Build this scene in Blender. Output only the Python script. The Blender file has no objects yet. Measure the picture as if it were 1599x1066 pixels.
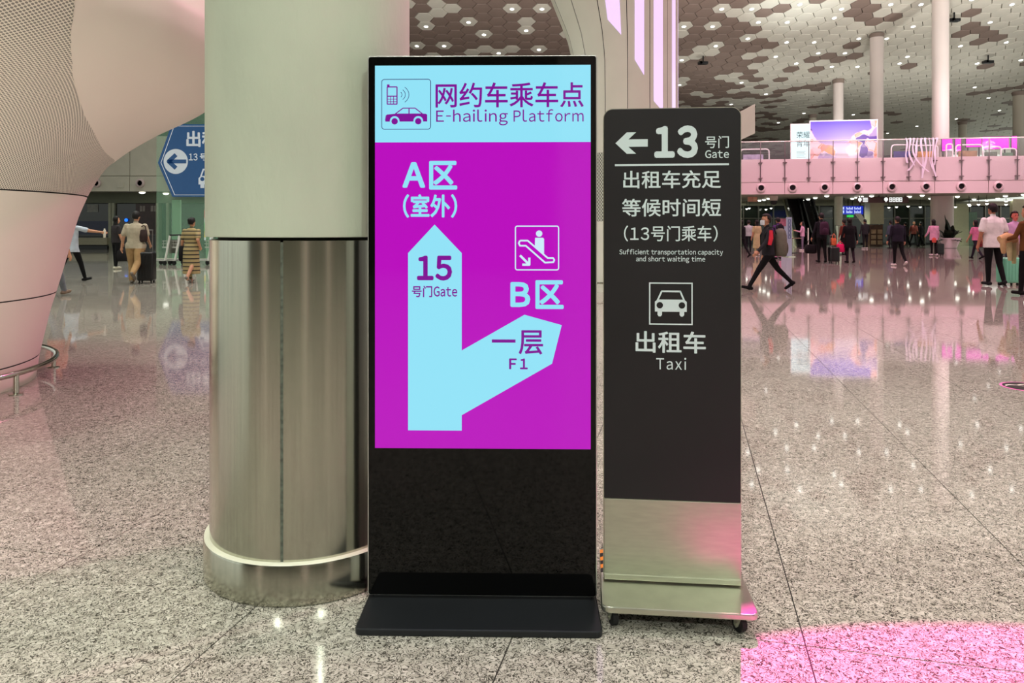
import bpy, bmesh, math, random
import numpy as np
from mathutils import Vector, Matrix

random.seed(7)
SC = bpy.context.scene
COL = SC.collection
F, HZ, CX, CAMH = 1155.0, 355.0, 799.5, 1.28        # focal length in px, horizon row, centre column, camera height

# ------------------------------------------------------------------ camera
cam = bpy.data.cameras.new('camera'); camo = bpy.data.objects.new('camera', cam); COL.objects.link(camo)
camo.location = (0, 0, CAMH); camo.rotation_euler = (math.pi/2, 0, 0)
cam.sensor_width = 36.0; cam.lens = F/1599*36; cam.shift_y = -(533-HZ)/1599; cam.clip_start = .05; cam.clip_end = 300
SC.camera = camo
# ------------------------------------------------------------------ light
vs = SC.view_settings; vs.view_transform = 'Standard'; vs.look = 'None'; vs.gamma = 1; vs.use_curve_mapping = False
vs.exposure = 0.0
W = bpy.data.worlds.new('world'); SC.world = W; W.use_nodes = True
W.node_tree.nodes['Background'].inputs[0].default_value = (.90, .95, .86, 1)
W.node_tree.nodes['Background'].inputs[1].default_value = .95

def lamp(kind, loc, target, power, color, radius=.12, angle=100, blend=.6):
    l = bpy.data.lights.new('hall_or_fill_lamp', kind); l.energy = power; l.color = color
    l.shadow_soft_size = radius
    if kind == 'SPOT': l.spot_size = math.radians(angle); l.spot_blend = blend
    o = bpy.data.objects.new('hall_or_fill_lamp', l); COL.objects.link(o); o.location = loc  # one name for the hall's lamps and the added fill spots
    d = Vector(target)-Vector(loc); o.rotation_euler = d.to_track_quat('-Z', 'Y').to_euler()
    return o
rl = random.Random(3)
WARM, PINK = (.97, 1, .91), (1, .50, .62)
for ix in range(-4, 6):
    for iy in range(-3, 8):
        x = ix*4.3+(iy % 2)*2.1+rl.uniform(-.5, .5); y = iy*5.2+rl.uniform(-.5, .5)
        pk = (x > .5 and y > 2)
        lamp('SPOT', (x, y, 16.6), (x, y, 0), 940, PINK if pk else WARM, .10, 110, .8)
# magenta stage lights of the event on the upper level, and their spill
MAG, MAT = Vector((3.0, 9.6, 13.0)), Vector((1.95, 1.84, 0))       # shuttered profile spot: a slanted rectangle on the floor
mg = lamp('SPOT', MAG, MAT, 36000, (1, .02, .48), .03, 2*math.degrees(math.atan(1.5/(MAG-MAT).length)), .02); mg.data.use_square = True
zz = (MAG-MAT).normalized(); ee = Vector((.98, -.16, 0)); xx = (ee-zz*ee.dot(zz)).normalized(); yy = zz.cross(xx)
mg.rotation_euler = Matrix((xx, yy, zz)).transposed().to_euler(); mg.scale = (1, .29, 1)
lamp('SPOT', (3.0, 14.0, 9.0), (-4.2, 6.0, .3), 2600, (1, .22, .5), .3, 26, .8)
lamp('SPOT', (9.0, 9.0, 9.5), (-.6, 2.9, 3.0), 3800, (1, .16, .5), .2, 22, .8)
for px_, y_ in ((12, 33), (18, 33), (24, 33), (29, 33)):
    lamp('SPOT', (px_, y_, 14.5), (px_+2, 44, 4.4), 4200, (1, .60, .72), .1, 62, .8)
# unseen fill spots added behind the camera to brighten column and left trunk
lamp('SPOT', (4.5, -8, 7.5), (-.3, 3, 1.2), 1250, (.93, 1, .90), .35, 50, 1.0)
lamp('SPOT', (-4.5, -7, 7.5), (-2.2, 4.5, 1.6), 1100, (.95, 1, .90), .35, 60, 1.0)
lamp('SPOT', (-3.1, 3.2, .25), (-4.3, 5.6, 2.6), 120, (1, .97, .88), .25, 120, 1.0)     # low fill spot added out of view for the flared trunk's underside
# unseen fill spots added to wash the honeycomb ceiling from below
lamp('SPOT', (16.5, 40, 6.8), (18.6, 47.6, 16), 3600, (.9, 1, 1), .2, 36, 1.0)
for x_, y_, e_ in ((-6, 34, 4200), (4, 34, 3000), (13, 37, 3600), (21, 37, 4200), (29, 37, 4200), (37, 37, 3000), (16, 55, 900), (25, 56, 900), (34, 55, 900)):
    lamp('SPOT', (x_, y_, 6.5), (x_, y_+8, 16), e_*.82, (1, .98, .94), .4, 130, 1.0)
# light under the balcony
for x_, y_ in ((12, 50), (17, 50), (22, 50), (27, 50), (31, 49), (-20, 44.5), (-25, 44.5), (-16, 44.5)):
    lamp('SPOT', (x_, y_, 3.25), (x_, y_, 0), 430, (.95, 1, .84), .12, 150, .9)

# ------------------------------------------------------------------ helpers
def at(px, py, Y): return Vector(((px-CX)/F*Y, Y, CAMH-(py-HZ)/F*Y))
def gy(py): return F*CAMH/(py-HZ)                        # distance of a floor row
def on_floor(px, py): return at(px, py, gy(py))
def lin(c):
    return tuple(((v/255)/12.92 if v/255 <= .04045 else ((v/255+.055)/1.055)**2.4) for v in c)
MATS = {}
def mat(name, rgb, rough=.5, metal=0., emit=0., spec=.5, mottle=0., mscale=6., alpha=1., emit_rgb=None, bump=0., bscale=80., stretch=None):
    if name in MATS: return MATS[name]
    m = bpy.data.materials.new(name); m.use_nodes = True; nt = m.node_tree; p = nt.nodes['Principled BSDF']
    c = lin(rgb); p.inputs['Base Color'].default_value = (*c, 1)
    p.inputs['Roughness'].default_value = rough; p.inputs['Metallic'].default_value = metal
    p.inputs['Specular IOR Level'].default_value = spec
    if emit:
        p.inputs['Emission Color'].default_value = (*lin(emit_rgb or rgb), 1); p.inputs['Emission Strength'].default_value = emit
    tc = nt.nodes.new('ShaderNodeTexCoord')
    src = tc.outputs['Object']
    if stretch:
        mp = nt.nodes.new('ShaderNodeMapping'); mp.inputs['Scale'].default_value = stretch
        nt.links.new(src, mp.inputs['Vector']); src = mp.outputs[0]
    if mottle:
        n = nt.nodes.new('ShaderNodeTexNoise'); n.inputs['Scale'].default_value = mscale; n.inputs['Detail'].default_value = 4
        nt.links.new(src, n.inputs['Vector'])
        r = nt.nodes.new('ShaderNodeValToRGB')
        r.color_ramp.elements[0].position = .35; r.color_ramp.elements[1].position = .65
        r.color_ramp.elements[0].color = (*[v*(1-mottle) for v in c], 1); r.color_ramp.elements[1].color = (*[min(1, v*(1+mottle)) for v in c], 1)
        nt.links.new(n.outputs[0], r.inputs[0]); nt.links.new(r.outputs[0], p.inputs['Base Color'])
    if bump:
        n = nt.nodes.new('ShaderNodeTexNoise'); n.inputs['Scale'].default_value = bscale
        nt.links.new(src, n.inputs['Vector'])
        b = nt.nodes.new('ShaderNodeBump'); b.inputs['Strength'].default_value = bump; b.inputs['Distance'].default_value = .01
        nt.links.new(n.outputs[0], b.inputs['Height']); nt.links.new(b.outputs[0], p.inputs['Normal'])
    if alpha < 1: p.inputs['Alpha'].default_value = alpha
    MATS[name] = m; return m

def glow(name, rgb, k=1.0, spec=.45):
    return mat(name, (6, 6, 6), .08, 0, k, spec, emit_rgb=rgb)

def terrazzo():
    m = bpy.data.materials.new('polished_terrazzo'); m.use_nodes = True; nt = m.node_tree; p = nt.nodes['Principled BSDF']
    g = nt.nodes.new('ShaderNodeNewGeometry')
    n = nt.nodes.new('ShaderNodeTexNoise'); n.inputs['Scale'].default_value = 52; n.inputs['Detail'].default_value = 1.5; n.inputs['Distortion'].default_value = 1.6
    nt.links.new(g.outputs['Position'], n.inputs['Vector'])
    r = nt.nodes.new('ShaderNodeValToRGB'); e = r.color_ramp.elements
    e[0].position = .440; e[0].color = (*lin((192, 187, 174)), 1); e[1].position = .560; e[1].color = (*lin((204, 198, 186)), 1)
    a = e.new(.478); a.color = (*lin((76, 73, 66)), 1); b = e.new(.520); b.color = (*lin((70, 67, 60)), 1)
    nt.links.new(n.outputs[0], r.inputs[0])
    n2 = nt.nodes.new('ShaderNodeTexNoise'); n2.inputs['Scale'].default_value = 28; n2.inputs['Detail'].default_value = 3
    nt.links.new(g.outputs['Position'], n2.inputs['Vector'])
    r2 = nt.nodes.new('ShaderNodeValToRGB'); r2.color_ramp.elements[0].position = .3; r2.color_ramp.elements[0].color = (.62, .62, .6, 1)
    r2.color_ramp.elements[1].position = .7; r2.color_ramp.elements[1].color = (1, 1, 1, 1)
    nt.links.new(n2.outputs[0], r2.inputs[0])
    mx = nt.nodes.new('ShaderNodeMix'); mx.data_type = 'RGBA'; mx.blend_type = 'MULTIPLY'; mx.inputs[0].default_value = 1
    nt.links.new(r.outputs[0], mx.inputs[6]); nt.links.new(r2.outputs[0], mx.inputs[7])
    nt.links.new(mx.outputs[2], p.inputs['Base Color'])
    p.inputs['Roughness'].default_value = .045; p.inputs['Specular IOR Level'].default_value = .5
    return m

def perforated(name, rgb, scale, hole=.30):
    """light metal skin with a fine staggered grid of punched holes, laid out in UV metres"""
    m = bpy.data.materials.new(name); m.use_nodes = True; nt = m.node_tree; p = nt.nodes['Principled BSDF']
    uv = nt.nodes.new('ShaderNodeTexCoord')
    def dots(offset):
        mp = nt.nodes.new('ShaderNodeMapping'); mp.inputs['Scale'].default_value = (scale, scale, 1); mp.inputs['Location'].default_value = (offset, offset, 0)
        nt.links.new(uv.outputs['UV'], mp.inputs[0])
        fr = nt.nodes.new('ShaderNodeVectorMath'); fr.operation = 'FRACTION'; nt.links.new(mp.outputs[0], fr.inputs[0])
        d = nt.nodes.new('ShaderNodeVectorMath'); d.operation = 'DISTANCE'; nt.links.new(fr.outputs[0], d.inputs[0]); d.inputs[1].default_value = (.5, .5, 0)
        return d.outputs['Value']
    mn = nt.nodes.new('ShaderNodeMath'); mn.operation = 'MINIMUM'
    nt.links.new(dots(0), mn.inputs[0]); nt.links.new(dots(.5), mn.inputs[1])
    ls = nt.nodes.new('ShaderNodeMath'); ls.operation = 'LESS_THAN'; ls.inputs[1].default_value = hole
    nt.links.new(mn.outputs[0], ls.inputs[0])
    mx = nt.nodes.new('ShaderNodeMix'); mx.data_type = 'RGBA'
    nt.links.new(ls.outputs[0], mx.inputs[0]); c = lin(rgb)
    mx.inputs[6].default_value = (*c, 1); mx.inputs[7].default_value = (*[v*.30 for v in c], 1)
    nt.links.new(mx.outputs[2], p.inputs['Base Color']); p.inputs['Roughness'].default_value = .55
    return m

def tag(o, label=None, cat=None, group=None, kind=None):
    if label: o['label'] = label
    if cat: o['category'] = cat
    if group: o['group'] = group
    if kind: o['kind'] = kind
    return o
def empty(name, loc=(0, 0, 0), rz=0, label=None, cat=None, group=None, kind=None):
    o = bpy.data.objects.new(name, None); COL.objects.link(o); o.location = loc; o.rotation_euler = (0, 0, rz); o.empty_display_size = .1
    return tag(o, label, cat, group, kind)
def link(name, me, parent=None, loc=None, rot=None):
    o = bpy.data.objects.new(name, me); COL.objects.link(o)
    if parent: o.parent = parent
    if loc is not None: o.location = loc
    if rot is not None: o.rotation_euler = rot
    return o
def copy_tree(o, parent=None):
    c = o.copy(); COL.objects.link(c); c.parent = parent
    for ch in o.children: copy_tree(ch, c)
    return c

class MB:
    def __init__(s): s.v = []; s.f = []; s.uv = None; s.fm = []; s.cur = 0
    def add(s, vs, fs):
        n = len(s.v); s.v += [tuple(q) for q in vs]
        for f in fs: s.f.append([i+n for i in f]); s.fm.append(s.cur)
        return s
    def box(s, a, b, rot=None, org=(0, 0, 0)):
        (x0, y0, z0), (x1, y1, z1) = a, b
        vs = [Vector(q) for q in ((x0, y0, z0), (x1, y0, z0), (x1, y1, z0), (x0, y1, z0), (x0, y0, z1), (x1, y0, z1), (x1, y1, z1), (x0, y1, z1))]
        if rot: vs = [rot @ (q-Vector(org))+Vector(org) for q in vs]
        return s.add(vs, [(0, 3, 2, 1), (4, 5, 6, 7), (0, 1, 5, 4), (1, 2, 6, 5), (2, 3, 7, 6), (3, 0, 4, 7)])
    def tube(s, pts, r, n=8, cap=True, closed=False):
        pts = [Vector(p) for p in pts]; m = len(pts); rr = r if isinstance(r, (list, tuple)) else [r]*m
        vs = []; up0 = None
        for i, p in enumerate(pts):
            if closed: t = pts[(i+1) % m]-pts[i-1]
            else: t = pts[min(i+1, m-1)]-pts[max(i-1, 0)]
            t.normalize()
            up = up0 if up0 is not None else (Vector((0, 0, 1)) if abs(t.z) < .9 else Vector((1, 0, 0)))
            a = t.cross(up)
            if a.length < 1e-4: a = t.cross(Vector((0, 1, 0)))
            a.normalize(); b = a.cross(t); up0 = b
            for k in range(n):
                q = 2*math.pi*k/n; vs.append(p+(a*math.cos(q)+b*math.sin(q))*rr[i])
        fs = [[i*n+k, i*n+(k+1) % n, (i+1)*n+(k+1) % n, (i+1)*n+k] for i in range(m-1) for k in range(n)]
        if closed: fs += [[(m-1)*n+k, (m-1)*n+(k+1) % n, (k+1) % n, k] for k in range(n)]
        elif cap: fs += [list(range(n))[::-1], [(m-1)*n+k for k in range(n)]]
        return s.add(vs, fs)
    def lathe(s, prof, c=(0, 0, 0), n=24, a0=0, a1=2*math.pi, axis='z', cap=True):
        full = abs(a1-a0-2*math.pi) < 1e-6; k = n if full else n+1; vs = []
        for r, h in prof:
            for i in range(k):
                q = a0+(a1-a0)*i/n; d = (r*math.cos(q), r*math.sin(q), h)
                if axis == 'y': d = (r*math.cos(q), h, r*math.sin(q))
                if axis == 'x': d = (h, r*math.cos(q), r*math.sin(q))
                vs.append((c[0]+d[0], c[1]+d[1], c[2]+d[2]))
        m = len(prof)
        fs = [[j*k+i, j*k+(i+1) % k, (j+1)*k+(i+1) % k, (j+1)*k+i] for j in range(m-1) for i in range(n)]
        if full and cap: fs += [list(range(k))[::-1], [(m-1)*k+i for i in range(k)]]
        return s.add(vs, fs)
    def prism(s, poly, y0, y1, plane='xz'):
        n = len(poly)
        def P(u, w, d): return (u, d, w) if plane == 'xz' else ((u, w, d) if plane == 'xy' else (d, u, w))
        vs = [P(u, w, y0) for u, w in poly]+[P(u, w, y1) for u, w in poly]
        fs = [list(range(n)), [n+i for i in range(n)][::-1]]+[[i, i+n, (i+1) % n+n, (i+1) % n] for i in range(n)]
        return s.add(vs, fs)
    def flat(s, poly, y):                       # flat print in the xz plane, facing -y
        n = len(poly); return s.add([(u, y, w) for u, w in poly], [list(range(n))])
    def ellipsoid(s, c, r, nu=12, nv=8):
        vs = [(c[0], c[1], c[2]-r[2])]
        for j in range(1, nv):
            p = math.pi*j/nv-math.pi/2
            for i in range(nu):
                q = 2*math.pi*i/nu; vs.append((c[0]+r[0]*math.cos(p)*math.cos(q), c[1]+r[1]*math.cos(p)*math.sin(q), c[2]+r[2]*math.sin(p)))
        vs.append((c[0], c[1], c[2]+r[2])); L = len(vs)-1
        fs = [[0, 1+(i+1) % nu, 1+i] for i in range(nu)]+[[L, L-nu+i, L-nu+(i+1) % nu] for i in range(nu)]
        fs += [[1+j*nu+i, 1+j*nu+(i+1) % nu, 1+(j+1)*nu+(i+1) % nu, 1+(j+1)*nu+i] for j in range(nv-2) for i in range(nu)]
        return s.add(vs, fs)
    def mesh(s, name, mats, smooth=False, bevel=0, bseg=2, recalc=True):
        me = bpy.data.meshes.new(name); me.from_pydata(s.v, [], s.f)
        if recalc or bevel:
            bm = bmesh.new(); bm.from_mesh(me)
            if any(s.fm):
                bm.faces.ensure_lookup_table()
                for f, k in zip(bm.faces, s.fm): f.material_index = k
            if recalc: bmesh.ops.recalc_face_normals(bm, faces=bm.faces)
            if bevel:
                es = [e for e in bm.edges if len(e.link_faces) == 2 and e.calc_face_angle(0) > .6]
                bmesh.ops.bevel(bm, geom=es, offset=bevel, segments=bseg, affect='EDGES', profile=.5, clamp_overlap=True)
            bm.to_mesh(me); bm.free()
        if not isinstance(mats, (list, tuple)): mats = [mats]
        for m in mats: me.materials.append(m)
        if smooth:
            me.shade_smooth(); me.set_sharp_from_angle(angle=math.radians(smooth if smooth is not True else 40))
        return me
    def build(s, name, mats, parent=None, loc=None, rot=None, **k):
        return link(name, s.mesh(name, mats, **k), parent, loc, rot)

def rrect(x0, x1, z0, z1, r, n=6, corners=(1, 1, 1, 1)):
    P = []
    for (cx, cz, a, on) in ((x1-r, z1-r, 0, corners[0]), (x0+r, z1-r, 90, corners[1]), (x0+r, z0+r, 180, corners[2]), (x1-r, z0+r, 270, corners[3])):
        if not on:
            P.append((x1 if a in (0, 270) else x0, z1 if a in (0, 90) else z0)); continue
        for i in range(n+1):
            q = math.radians(a+90*i/n); P.append((cx+r*math.cos(q), cz+r*math.sin(q)))
    return P
def ring_flat(mb, outer, inner, y):             # outline strip between two polygons with the same count
    n = len(outer)
    mb.add([(u, y, w) for u, w in outer]+[(u, y, w) for u, w in inner], [[i, (i+1) % n, n+(i+1) % n, n+i] for i in range(n)])
def stroke(mb, pts, w, y):                      # polyline of given width as flat print, one quad per segment with joint discs
    for (a, b) in zip(pts[:-1], pts[1:]):
        d = Vector((b[0]-a[0], b[1]-a[1])); L = d.length
        if L < 1e-6: continue
        n = Vector((-d.y, d.x))/L*w/2
        mb.flat([(a[0]+n.x, a[1]+n.y), (b[0]+n.x, b[1]+n.y), (b[0]-n.x, b[1]-n.y), (a[0]-n.x, a[1]-n.y)], y)
    for p in pts[1:-1]: mb.flat([(p[0]+w/2*math.cos(k*.785), p[1]+w/2*math.sin(k*.785)) for k in range(8)], y)

# ------------------------------------------------------------------ glyphs (built-in font only)
CHARS = sorted(set('网约车乘车点E-hailingPlatformA区室外15号门GateB区一层F1' '出租车充足等候时间短(13号门乘车)SufficienttransportationcapacityandshortwaitingtimeTaxi荣耀青年'))
def fullw(ch): return chr(ord(ch)+0xFEE0) if 33 <= ord(ch) <= 126 else ch
GL = {}
def make_glyphs():
    obs = []
    for ch in CHARS:
        c = bpy.data.curves.new('glyph', 'FONT'); c.body = fullw(ch); c.resolution_u = 3
        o = bpy.data.objects.new('glyph', c); COL.objects.link(o); obs.append((ch, o, c))
    dg = bpy.context.evaluated_depsgraph_get()
    for ch, o, c in obs:
        me = bpy.data.meshes.new_from_object(o.evaluated_get(dg))
        GL[ch] = ([(v.co.x, v.co.y) for v in me.vertices], [list(p.vertices) for p in me.polygons])
        bpy.data.meshes.remove(me)
    for ch, o, c in obs:
        bpy.data.objects.remove(o); bpy.data.curves.remove(c)
make_glyphs()
def lettering(mb, text, x0, x1, z0, z1, y, bold=0., gap=.13):
    """text fitted into a box; bold = stroke gain as a share of the em"""
    out = []; pen = 0
    for ch in text:
        if ch == ' ': pen += .30; continue
        v, f = GL[ch]; xs = [q[0] for q in v]
        if ch == '-': mid = (min(xs)+max(xs))/2; v = [(mid+(q[0]-mid)*.42, q[1]) for q in v]; xs = [q[0] for q in v]
        if ord(ch) > 0x2000: dx = pen; adv = 1.0
        else: dx = pen-min(xs)+gap/2; adv = max(xs)-min(xs)+gap
        out.append((v, f, dx)); pen += adv
    allx = [q[0]+dx for v, f, dx in out for q in v]; ally = [q[1] for v, f, dx in out for q in v]
    ax, bx, az, bz = min(allx)-bold, max(allx)+bold, min(ally)-bold, max(ally)+bold
    sx, sz = (x1-x0)/(bx-ax), (z1-z0)/(bz-az)
    offs = [(0, 0)]
    if bold: offs = [(0, 0)]+[(bold*math.cos(k*math.pi/4), bold*math.sin(k*math.pi/4)) for k in range(8)]
    for v, f, dx in out:
        for i, (ox, oz) in enumerate(offs):
            mb.add([(x0+(q[0]+dx+ox-ax)*sx, y-i*4e-6, z0+(q[1]+oz-az)*sz) for q in v], f)

M_TERR = terrazzo()
M_CREAM = mat('cream_panel', (214, 208, 192), .4, mottle=.03, mscale=2)
M_WHITE = mat('white_panel', (222, 222, 208), .35, mottle=.03, mscale=1.2)
M_STEEL = mat('brushed_steel', (184, 184, 170), .17, 1, mottle=.06, mscale=30, stretch=(3, 3, .05))
M_STEELF = mat('satin_steel', (204, 206, 188), .30, 1, mottle=.05, mscale=14, stretch=(1, 1, 6))
M_BLACK = mat('black_paint', (32, 30, 31), .5, spec=.3, mottle=.08, mscale=3)
M_DARK = mat('dark_metal', (30, 31, 33), .4, .3, mottle=.1)
M_RUB = mat('black_rubber', (18, 18, 18), .7, mottle=.1)
M_GAP = mat('dark_joint', (40, 38, 34), .8, mottle=.1)

# ================================================================== THE SETTING
TH = math.radians(13.3); CT, ST = math.cos(TH), math.sin(TH)
def build_floor():
    m = MB(); m.box((-60, -30, -.10), (60, 110, -.003)); fl = m.build('floor', M_GAP)
    tag(fl, 'polished grey terrazzo floor of the arrival hall', kind='structure')
    pu, pv, u0, v0, g = .885, 1.24, .354, 3.65, .0022
    me = MB(); me.box((g, g, -.003), (pu-g, pv-g, 0)); me = me.mesh('floor_tile', M_TERR)
    tiles, rest = [], []
    for i in range(-75, 76):
        for j in range(-42, 100):
            u, v = u0+i*pu, v0+j*pv; uc, vc = u+pu/2, v+pv/2
            X, Y = uc*CT+vc*ST, -uc*ST+vc*CT
            if not (-55 < X < 55 and -25 < Y < 100): continue
            o = (u*CT+v*ST, -u*ST+v*CT)
            if 1.6 < Y < 30 and abs(X) < Y*.70+.9: tiles.append((Y, o))
            else: rest.append(o)
    tiles.sort(); far = [o for _, o in tiles[296:]]
    for Y, o in tiles[:296]: link('floor_tile', me, fl, (o[0], o[1], 0), (0, 0, -TH))
    m = MB()
    for o in far+rest:
        q = []
        for du, dv in ((g, g), (pu-g, g), (pu-g, pv-g), (g, pv-g)): q.append((o[0]+du*CT+dv*ST, o[1]-du*ST+dv*CT, 0))
        m.add(q, [(0, 1, 2, 3)])
    tag(m.build('floor_tile_field', M_TERR, fl, recalc=False), kind='stuff')
build_floor()

# ceiling: section through the hall, distance -> height
CEIL = [(-30, 17.2), (30, 17.4), (40, 17.2), (46, 16.5), (52, 15.0), (58, 13.6), (64, 12.7), (75, 11.8), (90, 11.0), (100, 10.6)]
def ceil_h(Y):
    for (a, h), (b, k) in zip(CEIL[:-1], CEIL[1:]):
        if a <= Y <= b:
            return h+(k-h)*(Y-a)/(b-a)
    return CEIL[-1][1]
def ceil_s(Y): return (ceil_h(Y+.05)-ceil_h(Y-.05))/.1
def ceil_ray(px, py):
    Y = 30.0
    while Y < 99:
        if at(px, py, Y).z >= ceil_h(Y): return Y
        Y += .05
    return 99
M_TAUPE = mat('taupe_tile', (140, 122, 112), .6, mottle=.05, mscale=.8)
M_PALE = mat('pale_tile', (216, 212, 198), .6, mottle=.04, mscale=.8)
def build_ceiling():
    m = MB(); ys = [-30, 0, 30, 36]+[40+1.5*i for i in range(41)]
    n = len(ys)
    m.add([(-55, y, ceil_h(y)+.12) for y in ys]+[(55, y, ceil_h(y)+.12) for y in ys]+[(-55, y, ceil_h(y)+.5) for y in ys]+[(55, y, ceil_h(y)+.5) for y in ys],
          [[i, i+1, n+i+1, n+i] for i in range(n-1)]+[[2*n+i, 3*n+i, 3*n+i+1, 2*n+i+1] for i in range(n-1)])
    ce = m.build('ceiling', mat('ceiling_void', (112, 103, 94), .8, mottle=.25, mscale=.7), recalc=False)
    tag(ce, 'honeycomb ceiling of taupe and pale hexagon tiles', kind='structure')
    R = .66; rr = R*.965
    hexp = [(rr*math.cos(math.pi/3*k), rr*math.sin(math.pi/3*k)) for k in range(6)]
    hin = [(q[0]*.965, q[1]*.965) for q in hexp]
    vs = [(x, y, -.05) for x, y in hin]+[(x, y, -.03) for x, y in hexp]+[(x, y, .10) for x, y in hexp]
    fs = [list(range(6))]+[[i, i+6, (i+1) % 6+6, (i+1) % 6] for i in range(6)]+[[i+6, i+12, (i+1) % 6+12, (i+1) % 6+6] for i in range(6)]
    proto = []
    for M in (M_TAUPE, M_PALE):
        q = MB(); q.add(vs, fs); proto.append(q.mesh('ceiling_tile', M))
    rnd = random.Random(11); cells = []
    Y = 41.0; row = 0; s = 0
    while Y < 96:
        sl = ceil_s(Y)
        for c in range(-9, 72):
            x = c*R*1.5; yy = Y+(R*math.sqrt(3)/2/math.hypot(1, sl) if c % 2 else 0)
            p = (x, yy, ceil_h(yy)); px = CX+x/yy*F; py = HZ-(p[2]-CAMH)/yy*F
            if not (-60 < py < 345 and (590 < px < 930 or 1010 < px < 1680)): continue
            t = max(0, min(1, (px-1130)/110.))
            # clustered patches rather than confetti
            cl = .5+.5*math.sin(x*.55+2.2*math.sin(yy*.31))*math.cos(yy*.47+x*.21)
            pp = (.08+.30*(cl > .74))*(1-t)+(.97-.70*(cl < (.20 if py < 112 else .07)))*t
            pale = rnd.random() < pp
            cells.append([yy, p, pale, ceil_s(yy), -5 < py and (630 < px < 885 or 1045 < px < 1610)])
        Y += R*math.sqrt(3)/math.hypot(1, sl); row += 1
    for px, py in LIGHT_PX:                      # each lamp sits in the middle of the tile it is nearest to, and that tile is pale
        c = min(cells, key=lambda q: (CX+q[1][0]/q[0]*F-px)**2+(HZ-(q[1][2]-CAMH)/q[0]*F-py)**2); c[2] = True; LAMPS.append((c[1], c[3]))
    cells.sort(key=lambda q: (not q[4], q[0]))
    for yy, p, pale, sl, vis in cells[:298]:
        link('ceiling_tile', proto[int(pale)], ce, p, (math.atan(sl), 0, 0))
    m = MB()
    for yy, p, pale, sl, vis in cells[298:]:
        m.cur = int(pale); a = math.atan(sl)
        m.add([(p[0]+x, p[1]+y*math.cos(a)-z*math.sin(a), p[2]+y*math.sin(a)+z*math.cos(a)) for x, y, z in vs], fs)
    tag(m.build('ceiling_tile_field', [M_TAUPE, M_PALE], ce), kind='stuff')
LAMPS = []
LIGHT_PX = [(1181, 9), (1258, 5), (1309, 4), (1387, 3), (1439, 4), (1519, 7), (1572, 9), (1183, 37), (1231, 34), (1303, 32), (1423, 33), (1546, 38),
            (1164, 64), (1230, 60), (1275, 59), (1341, 59), (1386, 59), (1500, 62), (1568, 67), (1209, 84), (1271, 82), (1312, 81), (1417, 83),
            (1523, 90), (1587, 94), (1248, 103), (1306, 103), (1346, 103), (1404, 105), (1193, 144), (1258, 176), (1336, 177), (1212, 191), (1241, 190),
            (1383, 209), (1436, 197), (1495, 186), (1560, 174), (1544, 155), (1525, 134), (1130, 12), (1067, 45), (1113, 41), (1121, 66), (1067, 93),
            (1066, 133), (1156, 127), (1146, 163), (674, 36), (725, 28), (802, 16), (854, 9), (763, 54), (811, 47), (693, 66), (646, 74), (840, 72), (774, 82)]
build_ceiling()
M_LAMP = glow('downlight_lens', (255, 255, 246), 9.0)
def build_downlights():
    a = MB(); a.lathe([(.19, 0), (.19, -.03), (.14, -.04), (.14, 0)], n=14, cap=False); tr = a.mesh('trim_ring', mat('trim_white', (225, 225, 220), .4, mottle=.03))
    b = MB(); b.lathe([(.14, -.015), (.10, -.03), (.001, -.035)], n=14); ln = b.mesh('lens', M_LAMP)
    for p, sl in LAMPS:
        o = empty('downlight', (p[0], p[1], p[2]-.05), 0, 'small round white recessed downlight in the honeycomb ceiling', 'downlight', 'downlights of the honeycomb ceiling')
        o.rotation_euler = (math.atan(sl), 0, 0)
        link('trim_ring', tr, o); link('lens', ln, o)
build_downlights()
def ceiling_camera(px, py, label):
    Y = ceil_ray(px, py-6); p = at(px, py-6, Y); p.z = ceil_h(Y)-.05
    o = empty('security_camera', p, 0, label, 'camera')
    m = MB(); m.tube([(0, 0, .04), (0, 0, -.42)], .05); m.build('stem', M_DARK, o)
    m = MB(); m.box((-.38, -.2, -.62), (.34, .2, -.42)); m.build('camera_body', M_DARK, o, bevel=.04)
    m = MB(); m.lathe([(.12, -.2), (.10, -.3), (.10, -.2)], (-.2, 0, -.52), 12, axis='y'); m.build('lens_tube', M_BLACK, o)
ceiling_camera(1098, 92, 'small black camera hanging from the ceiling beside the fluted white trunk')
ceiling_camera(1490, 24, 'small black camera hanging near the top of the tall pink column')
ceiling_camera(1543, 91, 'small black camera on a stem under the ceiling between two pillars')

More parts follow.
